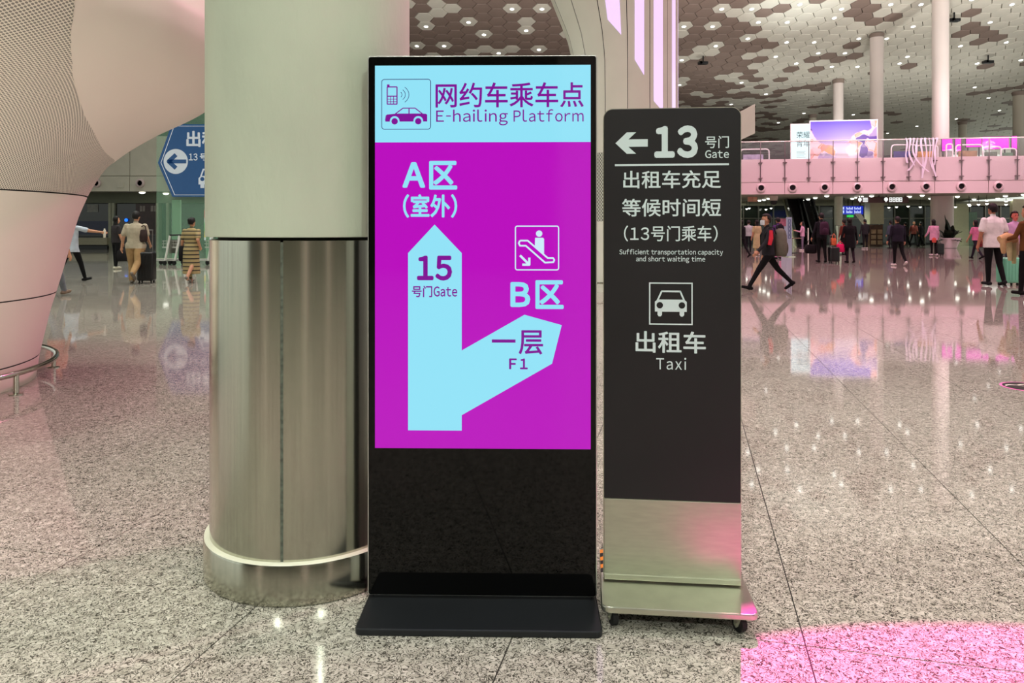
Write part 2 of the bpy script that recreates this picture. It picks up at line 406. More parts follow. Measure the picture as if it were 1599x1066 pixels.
# ------------------------------------------------------------------ near column with steel sleeve
DC = 2.98; CXC, CYC = -.2627*DC, .9649*DC
def build_column():
    o = empty('column', (CXC, CYC, 0), 0, 'pale plastered round column with a brushed steel sleeve and base ring', 'column')
    r0, rs, rr = .1278*DC, .1224*DC, .1298*DC
    m = MB(); m.lathe([(r0-.004, 1.246), (r0, 1.252), (r0, 17.1)], n=72); m.build('plaster_shaft', mat('pale_plaster', (208, 218, 198), .55, mottle=.055, mscale=3.2, stretch=(1, 1, .5), bump=.15, bscale=40), o, smooth=True)
    a = math.atan2(-1, 0)+.004                      # seam faces the camera side
    for k in range(2):
        s0 = a+math.pi*k+.014; s1 = a+math.pi*(k+1)-.014
        m = MB(); m.lathe([(rs-.006, .10), (rs, .10), (rs, 1.234), (rs-.006, 1.236), (rs-.02, 1.236)], n=48, a0=s0, a1=s1); m.build('steel_sheet', M_STEEL, o, smooth=True)
        m = MB(); m.lathe([(rs-.004, .1), (rs-.0015, .1), (rs-.0015, 1.23), (rs-.004, 1.23)], n=2, a0=a+math.pi*k-.016, a1=a+math.pi*k+.016); m.build('seam_strip', mat('grey_sealant', (92, 98, 86), .7, mottle=.35, mscale=60), o)
    m = MB(); m.lathe([(rs-.03, .05), (rs-.03, 1.26)], n=48); m.build('core', M_GAP, o)
    m = MB(); m.lathe([(rr-.004, 0), (rr, .004), (rr, .132), (rr-.004, .140), (rs-.01, .142)], n=72, cap=False); m.build('base_ring', M_STEEL, o, smooth=True)
    m = MB(); m.lathe([(rr-.003, .139), (rr-.006, .1435), (rs-.002, .1435)], n=72, cap=False); m.build('ring_rim', mat('pale_sealant', (226, 224, 204), .4, mottle=.05), o, smooth=True)
build_column()

# ------------------------------------------------------------------ flared perforated trunk on the left
M_PERF = perforated('perforated_skin', (222, 214, 198), 40, .27)
M_SKIN = mat('smooth_skin', (222, 212, 198), .42, mottle=.02, mscale=1)
def build_funnel():
    cx, cy = -5.3, 5.75
    prof = [(.0, 1.35), (.19, 1.375), (.574, 1.457), (.72, 1.50), (1.02, 1.578), (1.365, 1.662), (1.55, 1.735), (1.595, 1.751), (1.815, 1.875), (1.976, 2.053), (2.156, 2.31),
            (2.366, 2.687), (2.52, 2.86), (2.70, 2.96), (2.9, 2.95), (3.2, 2.76), (3.6, 2.5), (4.4, 2.3), (6, 2.2), (9, 2.2)]
    def rad(h):
        for (a, r), (b, s) in zip(prof[:-1], prof[1:]):
            if a <= h <= b:
                return r+(s-r)*(h-a)/(b-a)
        return prof[-1][1]
    # smooth the profile
    hs = np.linspace(0, 9, 361); rs = np.array([rad(h) for h in hs]); 
    for _ in range(6):
        k = rs.copy(); k[1:-1] = (rs[:-2]+2*rs[1:-1]+rs[2:])/4; rs = k
    R = lambda h: float(np.interp(h, hs, rs))
    o = empty('flared_trunk', (cx, cy, 0), 0, 'flared white trunk with perforated skin and a low guard rail at its foot', 'trunk')
    def smooth_zone(h, q):
        x, y = cx+R(h)*math.cos(q), cy+R(h)*math.sin(q)
        if y < .3: return False
        px, py = CX+x/y*F, HZ-(h-CAMH)/y*F
        if px < -60 or py > 290: return False
        bx = float(np.interp(py, [-60, 0, 60, 120, 180, 235, 262], [126, 115, 108, 112, 130, 160, 190]))
        return px > bx
    NQ = 240
    # smooth panels: lower rings
    for h0, h1, nm in ((0, .185, 'plinth_ring'), (.195, .715, 'lower_ring'), (.725, 1.545, 'middle_ring')):
        hh = [h0+(h1-h0)*i/10 for i in range(11)]
        m = MB(); m.lathe([(R(h), h) for h in hh], n=96, cap=False); m.build(nm, M_SKIN, o, smooth=True)
    m = MB(); m.lathe([(R(h)-.012, h) for h in (0, .2, .4, .72, 1.0, 1.3, 1.55, 1.6)], n=64, cap=False); m.build('seam_backing', M_GAP, o)
    hh = list(np.arange(1.555, 3.3, .03))+list(np.arange(3.3, 9, .3))
    P, S = MB(), MB(); uvP = []
    arc = np.concatenate([[0], np.cumsum(np.hypot(np.diff(hh), np.diff([R(h) for h in hh])))])
    for i in range(len(hh)-1):
        for j in range(NQ):
            q0, q1 = 2*math.pi*j/NQ, 2*math.pi*(j+1)/NQ; a, b = hh[i], hh[i+1]
            P.add([(R(a)*math.cos(q0), R(a)*math.sin(q0), a), (R(a)*math.cos(q1), R(a)*math.sin(q1), a), (R(b)*math.cos(q1), R(b)*math.sin(q1), b), (R(b)*math.cos(q0), R(b)*math.sin(q0), b)], [(0, 1, 2, 3)])
            uvP += [(q0*2.2, arc[i]), (q1*2.2, arc[i]), (q1*2.2, arc[i+1]), (q0*2.2, arc[i+1])]
    # the smooth lobe lies over the perforated skin: its edge is found row by row
    rowsS = []
    for h in np.arange(1.86, 3.9, .02):
        qs = np.linspace(-1.6, 1.2, 700); hit = [q for q in qs if smooth_zone(h, q)]
        rowsS.append((h, hit[0] if hit else None))
    vs, n = [], 40
    for h, q in rowsS:
        if q is None: q = 1.2
        for k in range(n+1): t = q+(2.2-q)*k/n; vs.append(((R(h)+.006)*math.cos(t), (R(h)+.006)*math.sin(t), h))
    S.add(vs, [[a*(n+1)+b, a*(n+1)+b+1, (a+1)*(n+1)+b+1, (a+1)*(n+1)+b] for a in range(len(rowsS)-1) for b in range(n)])
    def weld(mb, name, M, uvs=None, push=0):
        me = bpy.data.meshes.new(name); me.from_pydata(mb.v, [], mb.f)
        if uvs:
            l = me.uv_layers.new(name='UVMap')
            for k, u in enumerate(uvs): l.data[k].uv = u
        bm = bmesh.new(); bm.from_mesh(me); bmesh.ops.remove_doubles(bm, verts=bm.verts, dist=1e-4)
        bm.normal_update()
        if push:
            for v in bm.verts: v.co += v.normal*push
        bm.to_mesh(me); bm.free(); me.shade_smooth(); me.materials.append(M); return link(name, me, o)
    weld(P, 'perforated_skin', M_PERF, uvP); weld(S, 'smooth_lobe', M_SKIN)
    # guard rail
    def rail(o, R, z, posts, a0):
        m = MB(); m.tube([(R*math.cos(2*math.pi*i/64), R*math.sin(2*math.pi*i/64), z) for i in range(64)], .022, 10, closed=True); m.build('guard_rail', M_STEEL, o, smooth=60)
        for k in range(posts):
            q = a0+2*math.pi*k/posts; x, y = R*math.cos(q), R*math.sin(q)
            m = MB(); m.tube([(x, y, 0), (x, y, z)], .02, 8); m.lathe([(.05, 0), (.05, .008), (.03, .012)], (x, y, 0), 12); m.build('rail_post', M_STEEL, o, smooth=60)
    rail(o, 1.50, .16, 8, math.radians(-3))
    return rail
RAIL = build_funnel()

# ------------------------------------------------------------------ fluted trunk with light slots behind the two signs
def build_trunk():
    Y0 = 15.6
    fy = [-260, -160, -60, 0, 40, 85, 150, 250, 345, 420, 450]; fl = [125, 85, 50, 27, 12, 2, 0, 0, 0, 0, 0]; fw = [0, 0, 0, 0, 0, 0, 0, 1, 3, 5, 6]
    hs = [CAMH-(y-HZ)/F*14.5 for y in fy][::-1]; fl = [v/F*Y0 for v in fl][::-1]; fw = [v/F*Y0 for v in fw][::-1]; hs[0] = 0
    C0, R0 = (977.5-CX)/F*Y0, 79.5/F*Y0
    def sec(h): return C0, R0+float(np.interp(h, hs, fw))
    bx = sec(0)[0]
    o = empty('fluted_trunk', (bx, Y0, 0), 0, 'tall white panelled trunk with lavender light slots rising behind the two signs', 'trunk')
    N = 15; HH = list(np.linspace(0, 9.0, 46)); perf = perforated('perforated_panel', (206, 210, 196), 14)
    off = math.radians(-90-31)
    def pt(h, q, k=1.0): c, r = sec(h); return (c-bx+r*k*math.cos(q)-float(np.interp(h, hs, fl))*max(0, -math.cos(q))**1.3, r*k*math.sin(q), h)
    for i in range(N):
        q0 = off+2*math.pi*i/N; q1 = q0+2*math.pi/N; g = .006
        for lo, hi, M, nm in ((.0, 1.40, M_WHITE, 'panel'), (1.40, 2.77, perf, 'perforated_panel'), (2.77, 9.0, M_WHITE, 'panel')):
            hh = [lo]+[h for h in HH if lo+.03 < h < hi-.03]+[hi]
            m = MB(); vs = []; uv = []
            for h in hh:
                for t in (0, .25, .5, .75, 1): vs.append(pt(h, q0+g+(q1-q0-2*g)*t)); 
            m.add(vs, [[a*5+b, a*5+b+1, a*5+b+6, a*5+b+5] for a in range(len(hh)-1) for b in range(4)])
            me = m.mesh(nm, M, recalc=False); me.shade_smooth()
            if nm != 'panel':
                l = me.uv_layers.new(name='UVMap')
                for p in me.polygons:
                    for li in p.loop_indices:
                        v = me.vertices[me.loops[li].vertex_index].co; l.data[li].uv = ((q0+.0)*3+(math.atan2(v.y, v.x)-q0)*1.35, v.z)
            link(nm, me, o)
    m = MB(); vs = [pt(h, 2*math.pi*k/36, .985) for h in HH for k in range(36)]
    m.add(vs, [[a*36+b, a*36+(b+1) % 36, (a+1)*36+(b+1) % 36, (a+1)*36+b] for a in range(len(HH)-1) for b in range(36)]); m.build('core', M_GAP, o, recalc=False)
    ML = glow('lavender_light', (238, 205, 255), 1.15)
    pan = 2*math.pi/N
    for i, (f0, f1, ya, yb) in enumerate(((.28, .76, 21, 47), (.30, .72, 87, 112), (.18, .68, 152, 168), (.36, .72, 214, 236), (.36, .72, 250, 280))):
        q0 = off+pan*i
        ha, hb = CAMH-(ya-HZ)/F*14.2, CAMH-(yb-HZ)/F*14.2
        hh = [0]+[h for h in HH if h > ha+.1]; vs = []
        for n, h in enumerate(hh):
            for t in (f0, f1): vs.append(pt((ha if t == f0 else hb) if n == 0 else h, q0+pan*t, 1.006))
        m = MB(); m.add(vs, [[2*a, 2*a+1, 2*a+3, 2*a+2] for a in range(len(hh)-1)]); m.build('light_slot', ML, o, recalc=False)
    RAIL(o, 1.42, .20, 10, .3)
build_trunk()
def build_canopy():
    # white folded wing showing on both sides of the taxi sign top
    Y = 24.; m = MB()
    P = [(1040, 138), (1110, 200), (1179, 162), (1179, 208), (1110, 243), (1040, 190)]
    q = [at(*p, Y) for p in P]; q[1].y += 2.5; q[4].y += 2.5
    o0 = q[4].copy(); o0.z = 0
    vs = [p for p in q]+[p+Vector((0, .25, 0)) for p in q]
    m.add(vs, [(0, 1, 4, 5), (1, 2, 3, 4), (6, 11, 10, 7), (7, 10, 9, 8), (0, 6, 7, 1), (1, 7, 8, 2), (2, 8, 9, 3), (3, 9, 10, 4), (4, 10, 11, 5), (5, 11, 6, 0)])
    o = empty('wing_canopy', o0, 0, 'white folded wing-shaped canopy peeking out behind the top of the taxi sign', 'canopy')
    w = m.build('wing', M_WHITE, o); w.location = -o0
    m = MB(); m.tube([(0, .4, 0), (0, .4, q[4].z+.3)], .16, 16); m.build('support_post', M_WHITE, o, smooth=60)
build_canopy()

# ================================================================== E-HAILING DISPLAY STAND
def build_kiosk():
    Y = 2.505; k = F/Y; cxp = 753.
    o = empty('display_stand', ((cxp-CX)/k, Y, 0), math.radians(-1.2), 'tall black digital display stand with a purple and cyan e-hailing screen', 'display stand')
    def L(px, py): return ((px-cxp)/k, CAMH-(py-HZ)/k)
    def box(px0, px1, py0, py1): a, b = L(px0, py1), L(px1, py0); return a[0], b[0], a[1], b[1]
    x0, x1, z0, z1 = box(573, 932, 86.5, 931)
    m = MB(); m.prism(rrect(x0, x1, z0, z1, .010), .003, .050); m.build('back_housing', mat('silver_edge', (205, 205, 200), .3, .9, mottle=.03), o, bevel=.0015)
    m = MB(); m.prism(rrect(x0+.004, x1-.004, z0+.004, z1-.004, .008), -.001, .0035); m.build('front_glass', mat('black_glass', (5, 5, 5), .04, spec=.28, mottle=.05, mscale=2), o)
    PUR, CY, INK = glow('screen_purple', (186, 4, 190), 1), glow('screen_cyan', (146, 226, 247), 1), glow('screen_ink', (128, 14, 148), 1)
    INK2, PALE = glow('screen_line', (64, 62, 120), 1), glow('screen_pale', (206, 236, 250), 1)
    a = box(585, 922, 102, 700)
    sc = MB(); sc.flat([(a[0], a[2]), (a[1], a[2]), (a[1], a[3]), (a[0], a[3])], -.0014); sc = sc.build('screen', PUR, o)
    def part(nm, M, fn):
        q = MB(); fn(q); return q.build(nm, M, sc, recalc=False)
    h = box(585, 922, 102, 222)
    part('header_band', CY, lambda q: q.flat([(h[0], h[2]), (h[1], h[2]), (h[1], h[3]), (h[0], h[3])], -.0018))
    def outl(q, b, r, w, y):
        bb = box(*b); u = w/k; ring_flat(q, rrect(*bb, r/k), rrect(bb[0]+u, bb[1]-u, bb[2]+u, bb[3]-u, max(r/k-u, .001)), y)
    part('icon_border', INK2, lambda q: outl(q, (595, 673, 123, 202), 5, 1.1, -.0022))
    def phone(q):
        outl(q, (603.5, 620.5, 134.5, 163), 1.5, 1.7, -.0022)
        for b in ((604, 608, 131.5, 136), (604, 620, 149, 150.6), (604, 620, 154, 155), (604, 620, 158, 159), (604, 620, 161.6, 163), (609, 610, 149, 163), (613.8, 614.8, 149, 163)):
            bb = box(*b); q.flat([(bb[0], bb[2]), (bb[1], bb[2]), (bb[1], bb[3]), (bb[0], bb[3])], -.0022)
    part('phone_pictogram', INK, phone)
    def waves(q):
        for r in (5.5, 11, 17):
            stroke(q, [L(621+r*.93*math.cos(t)+1.5, 147.5+r*math.sin(t)*.85) for t in [(-.95+.19*i) for i in range(11)]], .9/k, -.0022)
    part('signal_waves', INK2, waves)
    def car(q):
        q.flat([L(*p) for p in ((602, 180), (604, 178.5), (615, 177.4), (618, 177), (658, 177), (665, 177.5), (667, 179), (667, 189.5), (663, 189.5), (601.5, 189.5), (601, 187))], -.0022)
        stroke(q, [L(*p) for p in ((617, 177.5), (629, 168.6), (648, 168.6), (659.5, 177.5))], 1.6/k, -.0022)
        stroke(q, [L(638.5, 168.6), L(638.5, 177.5)], 1.8/k, -.0022)
    part('car_pictogram', INK, car)
    def disc(q, cx, cy, r, y): q.flat([L(cx+r*math.cos(t*.2618), cy+r*math.sin(t*.2618)) for t in range(24)][::-1], y)
    for c in (616, 653): part('wheel_arch', CY, lambda q: disc(q, c, 188.6, 7.6, -.0026))
    for c in (616, 653): part('wheel_pictogram', INK, lambda q: disc(q, c, 189.2, 5, -.0030))
    def T(nm, M, s, b, bold, gap=.13, y=-.0026): part(nm, M, lambda q: lettering(q, s, *box(*b), y, bold, gap))
    T('chinese_heading', INK, '网约车乘车点', (680, 911, 129, 168), .012)
    T('english_heading', INK, 'E-hailing', (681, 793, 171, 196), .004, .15); T('english_heading', INK, 'Platform', (802, 911, 171, 190.5), .004, .15)
    T('zone_lettering', CY, 'A', (628, 664, 253, 293), .035); T('zone_lettering', CY, '区', (670, 714, 251, 296), .030)
    T('outdoor_lettering', CY, '(室外)', (629, 714, 303, 340), .026)
    part('route_arrow', CY, lambda q: (q.flat([L(*p) for p in ((678.5, 350.5), (637, 395), (637, 672), (721, 672), (721, 395))], -.0018),
                                       q.flat([L(*p) for p in ((721, 547), (721, 648), (862, 567), (877, 507), (819, 491))], -.0018)))
    T('gate_number', INK, '15', (651, 706, 399, 438), .035)
    T('gate_lettering', INK, '号门', (643, 675, 446, 464), .020); T('gate_lettering', INK, 'Gate', (677, 714, 447, 463), .020)
    part('escalator_border', PALE, lambda q: outl(q, (804, 873, 352, 422), 4, 1.8, -.0022))
    def esc(q):
        disc(q, 841.8, 364.6, 5, -.0022)
        q.flat([L(*p) for p in ((835.5, 371), (848, 371), (849.5, 373), (849.5, 396), (835, 383.5))][::-1], -.0022)
        stroke(q, [L(*p) for p in ((812, 375.5), (824, 375.5), (855, 402.5), (863.5, 402.5), (865.5, 405.5), (864, 409), (851, 409.8), (821, 383.5), (812, 383.5), (810, 379.5), (812, 375.5))], 2.6/k, -.0022)
        stroke(q, [L(812, 398.5), L(825, 411.5)], 3.6/k, -.0022); stroke(q, [L(826.5, 402), L(826.5, 413), L(815.5, 413)], 3.6/k, -.0022)
    part('escalator_pictogram', PALE, esc)
    T('zone_lettering', CY, 'B', (797, 828, 440, 479), .035); T('zone_lettering', CY, '区', (836, 880, 437, 482), .030)
    T('floor_lettering', INK, '一', (768, 805, 529.5, 534.5), .0); T('floor_lettering', INK, '层', (810, 848, 515, 553), .014)
    T('floor_code', INK, 'F', (795, 807, 559, 576), .03); T('floor_code', INK, '1', (812, 824, 559, 576), .03)
    m = MB(); m.prism(rrect(x0+.003, x1-.003, z0+.003, z1-.003, .010), .049, .074); m.build('rear_cover', M_DARK, o, bevel=.004)
    # foot
    m = MB(); m.prism(rrect(x0, x1, -.195, .085, .020), 0, .022, 'xy'); m.build('foot_plate', mat('charcoal_steel', (36, 38, 41), .38, .4, mottle=.05), o, bevel=.004)
    m = MB(); m.box((x0+.02, .004, .020), (x1-.02, .045, .05)); m.build('neck_bracket', M_DARK, o)
build_kiosk()

# ================================================================== TAXI SIGN ON CASTORS
def build_taxi_sign():
    Y = 2.50; k = F/Y; cxp = 1049.
    o = empty('wheeled_sign', ((cxp-CX)/k, Y, 0), math.radians(-6), 'black portable gate 13 taxi sign on a steel castor trolley', 'sign')
    def L(px, py): return ((px-cxp)/k, CAMH-(py-HZ)/k)
    def box(px0, px1, py0, py1): a, b = L(px0, py1), L(px1, py0); return a[0], b[0], a[1], b[1]
    x0, x1, z0, z1 = box(944, 1154, 169, 906)
    zs = L(0, 781)[1]
    m = MB(); m.prism(rrect(x0, x1, zs, z1, .030, 8, (1, 1, 0, 0)), 0, .034); m.build('black_panel', M_BLACK, o, bevel=.002)
    m = MB(); m.prism(rrect(x0-.0025, x1+.0025, z0, z1+.0025, .032, 8, (1, 1, 0, 0)), .005, .029); m.build('steel_edge', M_STEELF, o)
    m = MB(); m.box((x0, .001, z0), (x1, .033, zs-.0015)); m.build('steel_skirt', M_STEELF, o, bevel=.002)
    m = MB(); m.box((x0, -.010, z0-.002), (x1, .044, z0+.016)); m.build('foot_flange', M_STEELF, o, bevel=.002)
    WH = mat('white_vinyl', (206, 222, 222), .5, mottle=.02)
    def part(nm, fn):
        q = MB(); fn(q); return q.build(nm, WH, o, recalc=False)
    def T(nm, s, b, bold, gap=.13): part(nm, lambda q: lettering(q, s, *box(*b), -.0006, bold, gap))
    part('arrow_pictogram', lambda q: (q.flat([L(*p) for p in ((961.8, 222.6), (979.5, 239.4), (994, 239.4), (982, 228.5), (978, 222.6))], -.0006),
                                       q.flat([L(*p) for p in ((961.8, 222.6), (978, 222.6), (982, 216.8), (994, 205.7), (979.5, 205.7))], -.0006),
                                       q.flat([L(*p) for p in ((978, 222.6), (982, 228.5), (1012, 228.5), (1012, 216.8), (982, 216.8))], -.0006)))
    T('gate_number', '13', (1022, 1089, 196, 247), .048, .16)
    T('gate_lettering', '号门', (1100, 1136, 213, 232), .008); T('gate_lettering', 'Gate', (1100, 1136, 235, 247.5), .014)
    bb = box(961, 1136, 255.6, 258.6); part('rule_line', lambda q: q.flat([(bb[0], bb[2]), (bb[1], bb[2]), (bb[1], bb[3]), (bb[0], bb[3])], -.0006))
    T('chinese_lettering', '出租车充足', (974, 1124, 266, 294), .012); T('chinese_lettering', '等候时间短', (972, 1124, 310, 338), .012)
    T('chinese_lettering', '(13号门乘车)', (975, 1119, 352, 377), .009, .16)
    T('small_lettering', 'Sufficient transportation capacity', (968, 1127, 389, 399.5), .012, .14); T('small_lettering', 'and short waiting time', (994, 1100, 400, 410.5), .012, .14)
    def outl(q):
        b = box(1014, 1081, 441, 507); u = 2.0/k; ring_flat(q, [(b[0], b[2]), (b[1], b[2]), (b[1], b[3]), (b[0], b[3])], [(b[0]+u, b[2]+u), (b[1]-u, b[2]+u), (b[1]-u, b[3]-u), (b[0]+u, b[3]-u)], -.0006)
    part('icon_border', outl)
    def car(q):
        q.flat([L(*p) for p in ((1023, 471), (1027, 467.6), (1068, 467.6), (1072, 471), (1072, 486.5), (1023, 486.5))][::-1], -.0006)
        stroke(q, [L(*p) for p in ((1027, 469), (1033.5, 454.8), (1062, 454.8), (1068, 469))], 2.6/k, -.0006)
        for c in (1030.5, 1064.5): q.flat([L(*p) for p in ((c-3.5, 486), (c-3.5, 491.5), (c-1.5, 494), (c+1.5, 494), (c+3.5, 491.5), (c+3.5, 486))], -.0006)
    cp = part('car_pictogram', car)
    for c in (1030.5, 1064.5): q = MB(); q.flat([L(c+5*math.cos(t*.2618), 476.5+5*math.sin(t*.2618)) for t in range(24)][::-1], -.0010); q.build('headlamp_dot', M_BLACK, cp, recalc=False)
    T('taxi_lettering', '出租车', (993, 1101, 517, 551), .016); T('taxi_lettering', 'Taxi', (1025, 1071, 558, 577), .004, .2)
    # trolley
    tw = .242
    m = MB(); m.prism(rrect(-tw+.002, tw+.006, -.185, .235, .028, 6), .060, .080, 'xy'); tr = m.build('trolley_tray', M_STEELF, o, bevel=.004)
    m = MB(); m.prism(rrect(-tw+.03, tw-.026, -.155, .205, .02, 4), .054, .061, 'xy'); m.build('under_plate', M_DARK, tr)
    # hazard tape along the left rear rim
    HZ_Y, HZ_K = mat('hazard_orange', (240, 150, 20), .5, mottle=.05), M_RUB
    for i in range(6):
        q = MB(); a = .05+i*.030; q.prism([(-tw+.004, a), (-tw+.034, a+.018), (-tw+.034, a+.0475), (-tw+.004, a+.0295)], .080, .0808, 'xy'); q.build('tape_stripe', HZ_Y if i % 2 else HZ_K, tr)
    for sx, yy in ((-tw+.045, -.145), (tw-.040, -.145), (-tw+.045, .195), (tw-.040, .195)):
        c = empty('castor', (sx, yy, 0)); c.parent = o; c.rotation_euler = (0, 0, .5 if sx > 0 else .35)
        q = MB(); q.lathe([(.022, -.011), (.0275, -.009), (.0275, .009), (.022, .011)], (0, .012, .0275), 20, axis='x'); q.build('castor_wheel', M_RUB, c, smooth=True)
        q = MB()
        for s in (-1, 1): q.prism([(-.012, .054), (.022, .054), (.022, .022), (.012, .014), (.002, .022)], s*.0135-.001, s*.0135+.001, 'yz')
        q.box((-.0145, -.012, .050), (.0145, .022, .054)); q.build('castor_fork', mat('zinc_fork', (206, 208, 186), .35, .6, mottle=.08, mscale=40), c)
        q = MB(); q.lathe([(.004, -.018), (.004, .018)], (0, .012, .0275), 8, axis='x'); q.build('axle', M_STEELF, c)
build_taxi_sign()

# ================================================================== BALCONY ON THE FAR SIDE
BA, BB = at(1100, 303, 45.3), at(1700, 303, 42.0)
BD = Vector((BB.x-BA.x, BB.y-BA.y, 0)).normalized(); BN = Vector((BD.y, -BD.x, 0))     # BN looks towards the camera
BANG = math.atan2(BD.y, BD.x)
def bal(px, back=0.):
    """distance along the balcony edge (shifted back) hit by image column px, and the world distance Y there"""
    sx = (px-CX)/F; A = BA-BN*back
    t = (sx*A.y-A.x)/(BD.x-sx*BD.y); return t, A.y+BD.y*t
def balh(py, px, back=0.): t, Y = bal(px, back); return CAMH-(py-HZ)/F*Y
M_FASC = mat('fascia_panel', (222, 202, 202), .3, mottle=.02, mscale=.6)
M_GLASS = mat('clear_glass', (225, 235, 232), .03, spec=.5, alpha=.06)
M_HOLE = mat('nozzle_throat', (16, 14, 14), .6, mottle=.1)
Z_SOF, Z_BAND, Z_TOP, Z_RAIL = 3.30, 4.00, 5.40, 6.45
def nozzle(parent, u, z, r=.22):
    q = MB(); q.lathe([(r*1.25, 0), (r*1.2, -.10), (r*.8, -.14), (r*.72, -.02)], (u, -.05, z), 20, axis='y', cap=False); n = q.build('air_nozzle', M_FASC, parent, smooth=True)
    q = MB(); q.lathe([(r*.76, -.03), (.001, -.03)], (u, -.06, z), 20, axis='y'); q.build('nozzle_throat', M_HOLE, n)
def build_balcony():
    o = empty('wall_balcony', (BA.x, BA.y, 0), BANG, 'pink-lit balcony front with glass balustrade and round air nozzles', kind='structure')
    U1 = bal(1690)[0]
    m = MB(); m.box((0, .03, Z_SOF), (U1, 16, Z_TOP)); m.build('floor_slab', mat('slab', (150, 146, 132), .7, mottle=.04), o)
    seams = [0]+[bal(p)[0] for p in (1148, 1225, 1300, 1378, 1459, 1543, 1631)]+[U1]
    for a, b in zip(seams[:-1], seams[1:]):
        m = MB(); m.box((a+.012, -.05, Z_SOF-.02), (b-.012, .03, Z_BAND-.015)); m.build('band_panel', M_FASC, o, bevel=.01)
        m = MB(); m.box((a+.012, -.02, Z_BAND+.015), (b-.012, .03, Z_TOP)); m.build('apron_panel', M_FASC, o, bevel=.01)
    for p in (1188, 1237, 1287, 1338, 1392, 1445, 1500, 1558, 1610): nozzle(o, bal(p)[0], (Z_SOF+Z_BAND)/2+.02); 
    posts = [bal(p)[0] for p in (1110, 1148, 1187, 1225, 1262, 1300, 1338, 1378, 1418, 1459, 1500, 1543, 1587, 1631)]
    for u in posts:
        m = MB(); m.box((u-.022, -.16, Z_BAND+.02), (u+.022, -.11, Z_RAIL)); pp = m.build('balustrade_post', mat('post_grey', (120, 106, 108), .4, .5, mottle=.04), o)
        for z in (Z_BAND+.25, Z_TOP-.22):
            m = MB(); m.box((u-.11, -.19, z-.025), (u+.11, -.03, z+.025)); m.build('glass_clamp', mat('clamp_grey', (140, 120, 122), .35, .6, mottle=.03), pp)
    for a, b in zip(posts[:-1], posts[1:]):
        m = MB(); m.box((a+.03, -.148, Z_BAND+.03), (b-.03, -.136, Z_RAIL-.02)); m.build('glass_pane', M_GLASS, o)
    m = MB(); m.tube([(0, -.14, Z_RAIL), (U1, -.14, Z_RAIL)], .035, 8); m.build('handrail', mat('rail_white', (228, 220, 214), .3, .4, mottle=.02), o, smooth=60)
    for px in (1180, 1436):
        u = bal(px)[0]; m = MB(); m.box((u-.16, -.065, Z_SOF+.10), (u+.16, -.04, Z_SOF+.24)); m.build('vent_plate', M_FASC, o, bevel=.008)
build_balcony()
def build_balcony_left():
    Y = 41.5; xa, xb = at(-60, 0, Y).x, at(640, 0, Y).x
    o = empty('wall_gallery', (xa, Y, 0), 0, 'cream gallery front above the shops seen under the flared trunk', kind='structure')
    W_ = xb-xa; zs, zb, zt = 3.32, 4.16, 6.4
    m = MB(); m.box((0, .03, zs), (W_, 12, zt)); m.build('floor_slab', MATS['slab'], o)
    U = lambda p: at(p, 0, Y).x-xa
    seams = [0]+[U(p) for p in (-10, 67, 132, 203, 270, 340, 410, 480, 560)]+[W_]
    for a, b in zip(seams[:-1], seams[1:]):
        m = MB(); m.box((a+.014, -.05, zs-.02), (b-.014, .03, zb-.016)); m.build('band_panel', M_CREAM, o, bevel=.01)
        m = MB(); m.box((a+.014, -.02, zb+.016), (b-.014, .03, zt)); m.build('apron_panel', M_CREAM, o, bevel=.01)
    for p in (86, 152, 220, 288): nozzle(o, U(p), 3.76, .2)
    m = MB(); m.box((U(184), -.10, 3.5), (U(194), -.04, 3.78)); m.build('vent_plate', M_CREAM, o, bevel=.01)
build_balcony_left()

# back wall and tall columns beyond the balcony
m = MB(); m.box((-55, 97, 0), (55, 97.5, 12)); tag(m.build('wall_back', mat('back_wall', (92, 88, 78), .8, mottle=.1, mscale=.3)), 'dim far end wall of the hall', kind='structure')
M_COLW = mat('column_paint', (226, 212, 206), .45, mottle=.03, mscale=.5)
M_COLD = mat('shaded_column_paint', (186, 176, 160), .5, mottle=.03, mscale=.5)  # column paint again, with far-off shade put into the colour
def tall_column(px, w, Y, label, z0=0., r_top=None, M=M_COLW):
    r = w/2/F*Y; p = at(px, 0, Y); o = empty('hall_column', (p.x, Y, z0), 0, label, 'column', 'tall round columns of the hall')
    zt = ceil_h(Y)-z0
    m = MB(); m.lathe([(r*1.05, 0), (r, .4), (r*(r_top or .95), zt-.05)], n=32); m.build('shaft', M, o, smooth=True)
    m = MB(); m.lathe([(r*1.02, zt-.35), (r*1.14, zt-.15), (r*1.14, zt-.02)], n=32); m.build('ceiling_collar', M_TAUPE, o, smooth=60)
tall_column(1468.5, 24, 46.6, 'tall pink-lit column passing out of the top of the photo', 5.42, 1.0)
tall_column(1369, 19, 52.2, 'tall round column just behind the purple cloud poster', 5.42, 1.05)
tall_column(1309, 15.5, 60, 'round column rising behind the middle of the cloud poster', 5.42)
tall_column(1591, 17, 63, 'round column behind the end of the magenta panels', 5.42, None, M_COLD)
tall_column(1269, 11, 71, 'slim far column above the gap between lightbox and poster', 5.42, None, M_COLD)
tall_column(1503, 12, 74, 'slim far column above the magenta panels', 5.42, None, M_COLD)

